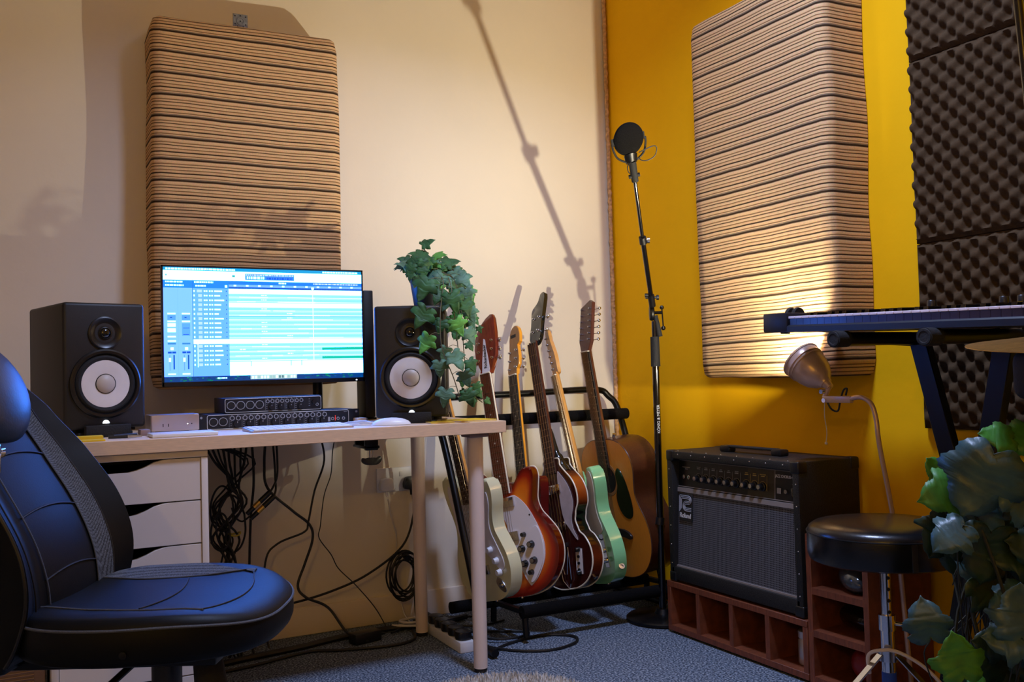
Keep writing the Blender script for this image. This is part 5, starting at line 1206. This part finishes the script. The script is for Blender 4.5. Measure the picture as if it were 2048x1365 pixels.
# backrest: s across -1..1, t up 0..1
def wprof(t):
    ks = [(0, .195), (.12, .202), (.3, .208), (.45, .210), (.6, .202), (.75, .180), (.86, .150), (.94, .125), (1, .07)]
    for (a, wa), (c, wc) in zip(ks, ks[1:]):
        if t <= c: f_ = (t-a)/(c-a); f_ = f_*f_*(3-2*f_); return wa+(wc-wa)*f_
    return .07
def cline(t): return (-.200-.20*t**1.7+.018*sin(t*2*pi), .425+.53*t)
def bfront(s, t):
    x, z = cline(t); y = s*wprof(t); wing = .075*max(0, abs(s)-.55)**1.3*2.2*sin(pi*min(1, t*1.05+.02))**.7
    cush = .022*(1-s*s)*(1 if t < .9 else (1-t)*10)
    return x+.012+cush+wing, y, z
def bback(s, t):
    x, z = cline(t); y = s*wprof(t)*.98; wing = .05*max(0, abs(s)-.5)**1.3*2*sin(pi*min(1, t*1.05+.02))**.7; return x-.045-.02*(1-s*s)+wing, y, z
b = MB(); nu, nv = 40, 44; F_ = [[None]*(nv+1) for _ in range(nu+1)]; K_ = [[None]*(nv+1) for _ in range(nu+1)]
for i in range(nu+1):
    for j in range(nv+1):
        s = -1+2*i/nu; t = j/nv; F_[i][j] = b.b.verts.new(bfront(s, t)); K_[i][j] = b.b.verts.new(bback(s, t))
for i in range(nu):
    for j in range(nv):
        b.b.faces.new((F_[i][j], F_[i+1][j], F_[i+1][j+1], F_[i][j+1])); b.b.faces.new((K_[i][j], K_[i][j+1], K_[i+1][j+1], K_[i+1][j]))
for j in range(nv):
    b.b.faces.new((F_[0][j], F_[0][j+1], K_[0][j+1], K_[0][j])); b.b.faces.new((F_[nu][j], K_[nu][j], K_[nu][j+1], F_[nu][j+1]))
for i in range(nu):
    b.b.faces.new((F_[i][0], K_[i][0], K_[i+1][0], F_[i+1][0])); b.b.faces.new((F_[i][nv], F_[i+1][nv], K_[i+1][nv], K_[i][nv]))
bmesh.ops.recalc_face_normals(b.b, faces=b.b.faces[:])
bk = b.out('backrest', 'leather', ch, ang=75)
for s in (1, -1):
    def f(u, v, s=s):
        t = .10+.66*u; sa = .46+.1*sin(u*pi)*0; sb = .74; ss = s*(sa+(sb-sa)*v); x, y, z = bfront(ss, t); return (x+.003, y, z)
    if s > 0: b = MB(); b.grid(f, 26, 6, flip=(s < 0)); b.out('mesh_insert', 'weave', bk, ang=80)
    for q in (.46, .74):
        ptube([V(bfront(s*q, .1+.68*k/30))+V((.003, 0, 0)) for k in range(31)], .0015, 'seam', 'leather_seam' if q < .5 else 'dark', bk)
    ptube([V(bfront(s, k/50))+V((-.004, s*.001, 0)) for k in range(51)], .003, 'edge_piping', 'leather_seam' if 0 else 'black_vinyl', bk)
for t_ in (.22, .42, .60): ptube([V(bfront(-.46+.92*k/16, t_+.02*(1-((k-8)/8)**2)))+V((.0015, 0, 0)) for k in range(17)], .0018, 'cross_seam', 'dark', bk)
# padded head cushion
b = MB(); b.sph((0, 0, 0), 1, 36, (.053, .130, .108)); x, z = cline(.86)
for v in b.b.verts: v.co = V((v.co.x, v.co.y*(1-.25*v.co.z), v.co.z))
o = b.out('head_cushion', 'cushion_leather_glow', ch); o.location = (x+.038, 0, z-.020); o.rotation_euler.y = radians(-22)
x, z = cline(.62); b = MB(); b.box(x+.03, x+.05, -.115, -.06, z-.004, z+.012, .002); b.box(x+.035, x+.055, -.10, -.085, z-.03, z+.02, .002); b.out('strap_buckle', 'chrome', ch)
for s in (-1, 1): MB().lathe([(.012, 0), (.012, .003), (.006, .004), (.004, .001), (0, .001)], 14, basis((cline(.3)[0]-.02, s*.236, cline(.3)[1]), (1, 0, 0), (0, 0, 1), (0, s, 0))).out('side_cap', 'black_plastic', ch)
b = MB(); b.box(-.26, -.205, -.16, .16, .40, .47, .01); b.box(-.24, .12, -.10, .10, .392, .425, .006); b.out('under_frame', 'black_metal', ch)
b = MB(); b.cyl((0, 0, .14), (0, 0, .40), .026, seg=24); b.out('gas_column', 'black_plastic', ch)
b = MB(); b.cyl((.09, -.055, .405), (.105, -.075, .335), .024, .028); b.out('tilt_knob', 'black_rubber', ch)
b = MB(); b.tube([(-.02, -.09, .40), (-.05, -.16, .37), (-.09, -.22, .335)], .006, 8); b.out('height_lever', 'black_metal', ch)
b = MB(); b.cyl((0, 0, .09), (0, 0, .15), .04, .032); b.out('base_hub', 'black_plastic', ch)
for k in range(5):
    a = 2*pi*k/5+.3; d = V((cos(a), sin(a), 0)); b = MB(); b.tube([d*.03+V((0, 0, .115)), d*.17+V((0, 0, .10)), d*.29+V((0, 0, .075))], [.024, .02, .014], 8); lg = b.out('leg', 'black_plastic', ch)
    b = MB(); pd = V((-d.y, d.x, 0))
    for s in (-1, 1): b.cyl(d*.29+V((0, 0, .027))+pd*s*.008, d*.29+V((0, 0, .027))+pd*s*.024, .026, seg=18)
    b.cyl(d*.29+V((0, 0, .027))-pd*.008, d*.29+V((0, 0, .027))+pd*.008, .008); b.cyl(d*.29+V((0, 0, .04)), d*.29+V((0, 0, .08)), .006); b.out('caster', 'black_plastic', lg)

# ------------------------------------------------------------------ ribbed cases left of the drawers
def fcase(z0, z1, x0, x1, y0, y1, label, sd):
    r = thing('flight_case', label, 'case', ((x0+x1)/2, (y0+y1)/2, z0), 0, 'ribbed grey cases stacked left of the drawers')
    b = MB(); b.box(x0, x1, y0, y1, z0, z1, .006); b.out('shell', 'case_grey', r, True)
    b = MB(); n = int((z1-z0-.05)/.0085)
    for k in range(n): z = z0+.02+k*.0085; b.cyl((x0+.01, y0-.0005, z), (x1-.025, y0-.0005, z), .0028, seg=8)
    b.out('ribbing', 'case_grey', r, True)
    b = MB(); b.box(x0-.002, x1+.001, y0-.004, y0+.01, z1-.018, z1-.009, .001); b.box(x0-.002, x1+.001, y0-.004, y0+.01, z1-.008, z1+.001, .001); b.out('edge_trim', 'aluminium', r, True)
    MB().cyl((x1-.012, y0-.003, z0+(z1-z0)*.4), (x1-.012, y0+.001, z0+(z1-z0)*.4), .003, seg=8).out('rivet', 'steel', r, True)
    MB().box(x1-.09, x1-.062, y0-.008, y0, z1-.035, z1-.002, .002).out('latch', 'black_metal', r, True)
fcase(0, .24, -.40, .045, 2.60, 2.96, 'lower ribbed grey-pink case on the floor left of the drawer unit', 1)
fcase(.2415, .352, -.40, .025, 2.62, 2.96, 'middle ribbed grey case in the stack left of the drawer unit', 2)
fcase(.3535, .60, -.40, .0, 2.62, 2.96, 'upper smooth-topped grey case in the stack behind the office chair', 3)

# ------------------------------------------------------------------ sockets, power strip, cables
so = thing('wall_socket', 'white double wall socket on the cream wall under the desk', 'wall socket', mtx=basis((1.192, YA, .505), (1, 0, 0), (0, 0, 1), (0, -1, 0)))
MB().box(-.073, .073, -.043, .043, 0, .010, .003).out('face_plate', 'white_plastic', so)
for x in (-.018, .018): MB().box(x-.006, x+.006, .010, .028, .009, .0125, .001).out('switch', 'white_plastic', so)
def plug(x, m, label):
    r = thing('power_plug', label, 'plug', mtx=basis((1.192+x, YA-.0102, .490), (1, 0, 0), (0, 0, 1), (0, -1, 0)), group='plugs in the wall socket')
    MB().prism(cr2([(-.024, -.02), (.024, -.02), (.024, .006), (.016, .022), (-.016, .022), (-.024, .006)], 3), 0, .028, .005, 2).out('plug_body', m, r)
    MB().cyl((0, -.018, .014), (0, -.042, .016), .006, .004).out('strain_relief', m, r)
plug(-.042, 'white_plastic', 'white plug in the left half of the wall socket')
plug(.050, 'black_plastic', 'black plug in the right half of the wall socket')
ps = thing('power_strip', 'white power strip full of black plugs on the carpet beside the desk leg', 'power strip', (1.239, 2.895, 0), radians(89))
MB().box(-.165, .165, -.026, .026, 0, .034, .003).out('housing', 'white_plastic', ps)
for k in range(5):
    x = -.125+.058*k; b = MB(); b.prism(cr2([(-.022, -.022), (.022, -.022), (.024, .01), (.014, .022), (-.014, .022), (-.024, .01)], 3), .0345, .060, .004, 2, Matrix.Translation((x, 0, 0)))
    o = b.out('power_plug', 'black_plastic'); o.matrix_basis = mw(ps); tag(o, ['black plug at the near end of the power strip', 'second black plug from the near end of the power strip', 'middle black plug on the power strip', 'fourth black plug on the power strip, near the rear desk leg', 'black plug at the far end of the power strip'][k], 'plug', 'black plugs on the power strip')
W_ = lambda x, y, z: (x, y, z)
G1 = 'cables hanging under the desk'
cable('cable', 'black cable falling straight behind the drawers to the floor', [(.66, 3.12, .70), (.665, 3.12, .55), (.655, 3.13, .42), (.65, 3.14, .2), (.66, 3.12, .01)], .0042, group=G1)
cable('cable', 'thick black cable that bends right then left under the middle of the desk', [(.705, 3.11, .70), (.70, 3.12, .60), (.71, 3.12, .52), (.79, 3.12, .44), (.845, 3.12, .39), (.855, 3.12, .34), (.83, 3.13, .26), (.805, 3.13, .19), (.83, 3.12, .15), (.90, 3.11, .11), (.95, 3.06, .03), (1.0, 3.0, .008)], .0045, group=G1)
cable('cable', 'black cable looping from the desk down to the pair of jack plugs', [(.735, 3.10, .70), (.738, 3.10, .60), (.735, 3.10, .555), (.722, 3.09, .53), (.709, 3.085, .511)], .0035, group=G1)
cable('cable', 'second black cable reaching the pair of jack plugs', [(.725, 3.11, .70), (.73, 3.105, .6), (.73, 3.10, .555), (.729, 3.09, .52), (.721, 3.085, .496)], .0035, group=G1)
cable('cable', 'black cable curling left to the seat under the desk middle', [(.885, 3.12, .70), (.90, 3.12, .60), (.865, 3.12, .50), (.845, 3.13, .40), (.83, 3.13, .365), (.74, 3.13, .335), (.70, 3.13, .28), (.69, 3.13, .1), (.70, 3.1, .01)], .0035, group=G1)
cable('thin_cable', 'thinnest black wire hanging right of the middle under the desk', [(.945, 3.12, .70), (.93, 3.12, .63), (.925, 3.13, .55), (.90, 3.13, .48), (.885, 3.13, .38), (.88, 3.13, .34), (.92, 3.13, .28), (.945, 3.13, .23), (1.00, 3.12, .17), (1.06, 3.1, .09), (1.09, 3.06, .02)], .0018, group=G1)
cable('cable', 'long black cable sagging from the wall plug down to the left', [(1.242, 3.19, .455), (1.235, 3.17, .38), (1.18, 3.14, .28), (1.05, 3.13, .20), (.92, 3.14, .155), (.78, 3.15, .13), (.66, 3.15, .13), (.55, 3.12, .10), (.5, 3.0, .01)], .004, group=G1)
cable('cable', 'black cable running from the desk back edge down beside the wall plug', [(1.225, 3.10, .70), (1.232, 3.12, .56), (1.238, 3.14, .40), (1.225, 3.14, .22), (1.215, 3.12, .05), (1.22, 3.08, .008)], .0036, group=G1)
cable('cable', 'second black cable close beside it, ending in the coil', [(1.215, 3.11, .70), (1.222, 3.13, .56), (1.23, 3.15, .42), (1.245, 3.15, .32), (1.215, 3.14, .2)], .0036, group=G1)
cable('white_cable', 'thin pale cable dropping from the white plug along the wall', [(1.15, 3.195, .44), (1.165, 3.21, .38), (1.185, 3.215, .30), (1.18, 3.21, .2), (1.19, 3.18, .05), (1.2, 3.12, .008)], .0022, 'cable_white')
# coil hanging below the socket
b = MB(); rn = random.Random(5)
pts = []
for k in range(7*30):
    a = 2*pi*k/30; rr = .058+.014*sin(k*.17); pts.append((1.188+rr*.85*cos(a)+.006*sin(k*.06), 3.14+.004*(k/30)-.012, .175+rr*1.2*sin(a)))
b.tube(pts, .0034, 6); b.cyl((1.195, 3.13, .235), (1.195, 3.16, .245), .012); tag(b.out('coiled_cable', 'cable_black'), 'black cable coiled and tied, hanging low on the wall below the socket', 'cable')
# dense bunch by the drawers
rn = random.Random(9)
for k in range(11):
    x0 = .50+.026*k*.8; m_ = (.60+rn.uniform(-.018, .018), 3.11+rn.uniform(-.02, .02)); a = rn.uniform(.02, .06)*(1 if k % 2 else -1)
    pts = [(x0 if k < 8 else .44+.02*k*.1, 3.11, .70), (x0*.6+m_[0]*.4, m_[1], .62), (m_[0], m_[1], .54), (m_[0]-.02+a, m_[1], .46+rn.uniform(-.02, .02)), (m_[0]-.03-a*.5, m_[1], .38), (m_[0]-.02, m_[1]-.01, .32), (m_[0]-.03+a, m_[1]-.03, .18), (m_[0]+rn.uniform(-.1, .05), m_[1]-.06, .008)]
    cable('cable', ['leftmost', 'second', 'third', 'fourth', 'fifth', 'sixth', 'seventh', 'eighth', 'ninth', 'tenth', 'last'][k]+' black cable of the thick bunch beside the drawer unit, counted along the desk edge', pts, rn.choice((.003, .0036, .004)), group='cable bunch beside the drawer unit', n=5)
for k, (cx_, cz_, ra) in enumerate(((.56, .47, .055), (.585, .42, .07), (.55, .40, .045))):
    cable('looped_cable', ['upper', 'largest', 'lowest'][k]+' loop of black cable tied into the bunch beside the drawer unit', [(cx_+ra*.65*cos(a_), 3.10-.01*k+.01*sin(a_*2), cz_+ra*1.3*sin(a_)) for a_ in [2*pi*i/10+.3 for i in range(11)]], .0032, group='cable loops beside the drawer unit')
b = MB(); b.tube([(.598+.02*cos(2*pi*i/12), 3.11+.024*sin(2*pi*i/12), .385+.004*cos(2*pi*i/6)) for i in range(12)], .0028, 6, closed=True); tag(b.out('cable_tie', 'cable_yellow'), 'yellow tie around the cable bunch', 'cable tie')
for k in range(2):
    r = thing('jack_plug', ['upper of the two gold and black jack plugs hanging in the cables', 'lower of the two gold and black jack plugs hanging in the cables'][k], 'jack plug', (.68, 3.085, .47), 0, 'gold jack plugs')
    p = V((.66+.012*k, 3.085, .470-.016*k)); d = V((.72, 0, .62)).normalized(); p = p-d*.035
    MB().cyl(p, p+d*.03, .007, .008).out('tail', 'black_plastic', r, True); MB().cyl(p+d*.03, p+d*.055, .008).out('gold_sleeve', 'gold', r, True); MB().cyl(p+d*.055, p+d*.10, .0085).out('barrel', 'black_plastic', r, True)
cable('cable', 'short black cable from the jack plugs back to the bunch', [(.645, 3.09, .44), (.62, 3.09, .425), (.60, 3.10, .44), (.59, 3.1, .47)], .003, group=G1)
r = thing('power_adapter', 'black power adapter on the carpet by the skirting under the desk', 'power adapter', (1.0, 3.03, 0), radians(12))
MB().box(-.05, .05, -.025, .025, 0, .036, .006).out('housing', 'black_plastic', r); MB().cyl((.05, 0, .018), (.075, 0, .014), .007, .004).out('strain_relief', 'black_plastic', r)
G2 = 'cables lying on the floor'
cable('floor_cable', 'thick black cable along the floor by the skirting under the desk', [(.45, 2.98, .010), (.6, 3.02, .010), (.78, 3.05, .010), (.93, 3.09, .010), (1.1, 3.10, .012), (1.25, 3.07, .012), (1.4, 3.1, .012)], .010, group=G2)
cable('floor_cable', 'second black cable beside the thick one on the floor', [(.5, 2.93, .006), (.62, 2.95, .006), (.80, 3.0, .006), (.9, 2.96, .006), (1.05, 2.92, .006), (1.14, 2.95, .006), (1.18, 3.06, .006)], .005, group=G2)
cable('floor_cable', 'black cable looping on the carpet in front of the guitar rack', [(1.28, 2.78, .007), (1.36, 2.66, .005), (1.46, 2.60, .005), (1.57, 2.63, .005), (1.60, 2.70, .005), (1.52, 2.76, .005), (1.40, 2.74, .005), (1.32, 2.70, .005), (1.29, 2.64, .005)], .0045, group=G2)
cable('floor_cable', 'black cable tangled between the power strip and the rack', [(1.30, 2.85, .03), (1.35, 2.90, .01), (1.42, 2.88, .006), (1.50, 2.82, .006), (1.43, 2.76, .012), (1.34, 2.80, .012), (1.36, 2.95, .006), (1.5, 3.0, .006)], .004, group=G2)
cable('floor_cable', 'black cable curving past the rear desk leg', [(1.10, 3.05, .01), (1.22, 3.12, .01), (1.30, 3.02, .012), (1.38, 2.97, .012), (1.45, 3.05, .012), (1.35, 3.12, .012), (1.22, 3.16, .01)], .004, group=G2)
cable('white_floor_cable', 'white cable coiled on the floor behind the rear desk leg', [(1.12, 3.10, .02), (1.2, 3.05, .02), (1.29, 3.06, .02), (1.31, 3.12, .02), (1.24, 3.15, .022), (1.16, 3.13, .024), (1.18, 3.07, .028), (1.27, 3.08, .028)], .0042, 'cable_white', group=G2)
cable('white_floor_cable', 'white cable running along the floor from the coil to the left', [(1.27, 3.13, .006), (1.15, 3.14, .006), (1.05, 3.13, .006), (.98, 3.12, .006)], .004, 'cable_white', group=G2)

# ------------------------------------------------------------------ shaggy rug
b = MB(); rn = random.Random(2); rc = V((1.10, 2.20, 0)); RR = .245
b.lathe([(0, .0), (RR, .0), (RR, .012), (0, .014)], 40, Matrix.Translation(rc))
for k in range(9000):
    a = rn.uniform(0, 2*pi); q = sqrt(rn.random())*RR; p = rc+V((q*cos(a), q*sin(a), .01)); h = rn.uniform(.012, .026); l = V((rn.uniform(-.012, .012), rn.uniform(-.012, .012), h)); s = V((rn.uniform(-1, 1), rn.uniform(-1, 1), 0)).normalized()*.0022
    v = [b.b.verts.new(x) for x in (p-s, p+s, p+l*.6+s*.8, p+l, p+l*.6-s*.8)]; b.b.faces.new(v)
tag(b.out('rug', 'rug', ang=180), 'round shaggy white rug at the bottom edge of the picture', 'rug')

# ------------------------------------------------------------------ large ivy on the right, cymbal and pole
pl = thing('potted_climber', 'big leafy ivy plant at the lower right corner in front of the keyboard stand', 'potted plant', (1.52, 1.10, 0))
PB = MB(); SB = MB(); sel = []; rn = random.Random(21)
MB().lathe([(0, 0), (.085, 0), (.09, .005), (.115, .19), (.12, .195), (.12, .21), (.108, .21), (.105, .18), (0, .175)], 36, Matrix.Translation((1.52, 1.10, 0))).out('pot', 'pot_black', pl, True)
MB().lathe([(0, .18), (.106, .178), (0, .176)], 24, Matrix.Translation((1.52, 1.10, 0))).out('soil', 'dark', pl, True)
def at(px, py, d):
    q = fw*1.+ci*((px-1024)/FPX)-cj*((py-682.5)/FPX); return V((0, 0, CH))+q*d
def L_(lat, z, dep, dl, dz, size, mt_, nt=(0, .3), sd=0, curl=.25):
    size *= .72; base = V((.887*lat+.462*dep, -.462*lat+.887*dep, z)); d = r_c*dl+V((0, 0, dz)); n = V((-.462, -.887, 0))+r_c*nt[0]+V((0, 0, nt[1])); leaf(PB.b, base, d, n, size, sd, curl, True); sel.append(mt_)
    SB.tube(cr([base, base+V((.02, .03, -.05)), V((1.52+rn.uniform(-.05, .05), 1.10+rn.uniform(.0, .08), max(.2, base.z-.25)))], 4), .0013, 5)
# (lateral, height, distance along view, tip direction, size, tone)
L_(.855, .735, 1.62, -.9, .25, .075, 1, (0, .8), 1); L_(.855, .735, 1.62, .95, .2, .085, 1, (0, .8), 2)
L_(.785, .715, 1.55, -.5, -.9, .15, 2, (-.3, .3), 3, .4); L_(.815, .66, 1.56, .7, -.5, .12, 2, (0, .5), 4)
L_(.755, .655, 1.60, -.95, -.25, .10, 1, (-.3, .2), 5); L_(.735, .60, 1.56, -.75, -.55, .085, 2, (-.2, .8), 6)
L_(.87, .63, 1.6, .8, -.2, .09, 1, (.2, .3), 7); L_(.76, .66, 1.66, -.5, .6, .07, 1, (0, .2), 8)
L_(.80, .58, 1.60, -.2, -.95, .12, 0, (0, .3), 9); L_(.86, .57, 1.62, .3, -.8, .13, 0, (0, .2), 10)
L_(.78, .50, 1.62, .6, -.6, .10, 0, (0, .6), 11); L_(.84, .48, 1.58, -.7, -.4, .09, 2, (0, .9), 12)
L_(.80, .425, 1.52, .1, .9, .11, 2, (0, .4), 13, .3); L_(.81, .42, 1.52, -.6, .1, .09, 2, (0, .5), 14)
L_(.69, .405, 1.60, -.2, .95, .09, 2, (-.4, 0), 15); L_(.705, .365, 1.52, -.15, .9, .095, 1, (0, .1), 16); L_(.715, .34, 1.52, .8, -.3, .07, 1, (0, .4), 17)
L_(.87, .36, 1.50, -.3, .5, .10, 0, (0, .6), 18); L_(.85, .33, 1.5, .5, -.8, .12, 2, (0, .6), 19); L_(.76, .29, 1.55, .3, -.7, .12, 0, (0, .4), 20)
for k in range(80):
    lat = rn.uniform(.795, .99); z = rn.uniform(.24, .66); dep = rn.uniform(1.58, 1.76)
    L_(lat, z, dep, rn.uniform(-1, 1), rn.uniform(-1, .4), rn.uniform(.07, .115), rn.choice((0, 0, 0, 2, 0)), (rn.uniform(-.4, .4), rn.uniform(0, .7)), 100+k)
for k in range(7): SB.tube(cr([(1.52+rn.uniform(-.06, .06), 1.10+rn.uniform(-.05, .05), .18), (1.50+rn.uniform(-.08, .1), 1.08+rn.uniform(-.08, .08), .42), (1.46+rn.uniform(-.08, .12), 1.05+rn.uniform(-.08, .08), .70)], 6), .003, 6)
solid_leaf_mesh('foliage', PB, ['vine_dark_dim', 'vine_green_dim', 'vine_blue_dim'], pl, sel); SB.out('stems', 'vine_stem', pl, True)

cyc = V((1.545, .95, .905))
cy = thing('cymbal', 'bronze cymbal on a black stand at the right edge below the keyboard', 'cymbal', cyc)
mt = Matrix.Translation(cyc) @ Matrix.Rotation(radians(4), 4, 'X') @ Matrix.Rotation(radians(-4), 4, 'Y')
b = MB(); b.lathe([(.012, .020), (.03, .016), (.038, .006), (.10, -.004), (.165, -.012), (.1655, -.013), (.10, -.0055), (.038, .0045), (.012, .018)], 64, mt); b.out('bronze_disc', 'brass', cy, True)
b = MB(); b.cyl(cyc-V((0, 0, .03)), cyc+V((0, 0, .05)), .004); b.cyl(cyc+V((0, 0, -.035)), cyc+V((0, 0, .0)), .016, .02); b.cyl(cyc+V((0, 0, .022)), cyc+V((0, 0, .035)), .015); b.out('felt_washer', 'foam_black', cy, True)
b = MB(); b.box(cyc.x-.15, cyc.x-.02, cyc.y-.05, cyc.y+.02, cyc.z-.10, cyc.z-.020, .02, 4); b.out('tilter_block', 'black_rubber', cy, True)
b = MB(); b.cyl(cyc-V((0.03, 0, .10)), V((cyc.x-.03, cyc.y, .10)), .012); b.cyl(cyc-V((0, 0, .03)), cyc-V((.03, 0, .07)), .01); b.out('stand_tube', 'black_metal', cy, True)
for k in range(3):
    a = 2*pi*k/3+.9; b = MB(); b.tube([(cyc.x-.03, cyc.y, .30), (cyc.x-.03+.16*cos(a), cyc.y+.16*sin(a), .015)], .007, 8); b.out('leg', 'black_metal', cy, True)
r = thing('boom_pole', 'slim dark pole crossing the top right corner of the picture', 'stand', (1.62, 1.02, 0))
pa_ = at(2036, 0, 1.75); pb_ = at(2056, 190, 1.75); dd = (pa_-pb_).normalized()
b = MB(); b.cyl(pb_-dd*1.0, pa_+dd*.45, .0085, seg=14); b.out('pole', 'black_gloss', r, True)
q = pb_-dd*1.0; MB().lathe([(0, 0), (.11, 0), (.115, .01), (.02, .02), (0, .02)], 32, Matrix.Translation((q.x, q.y, 0))).out('base', 'black_metal', r, True)
MB().cyl((q.x, q.y, .01), q, .011).out('lower_tube', 'black_metal', r, True)
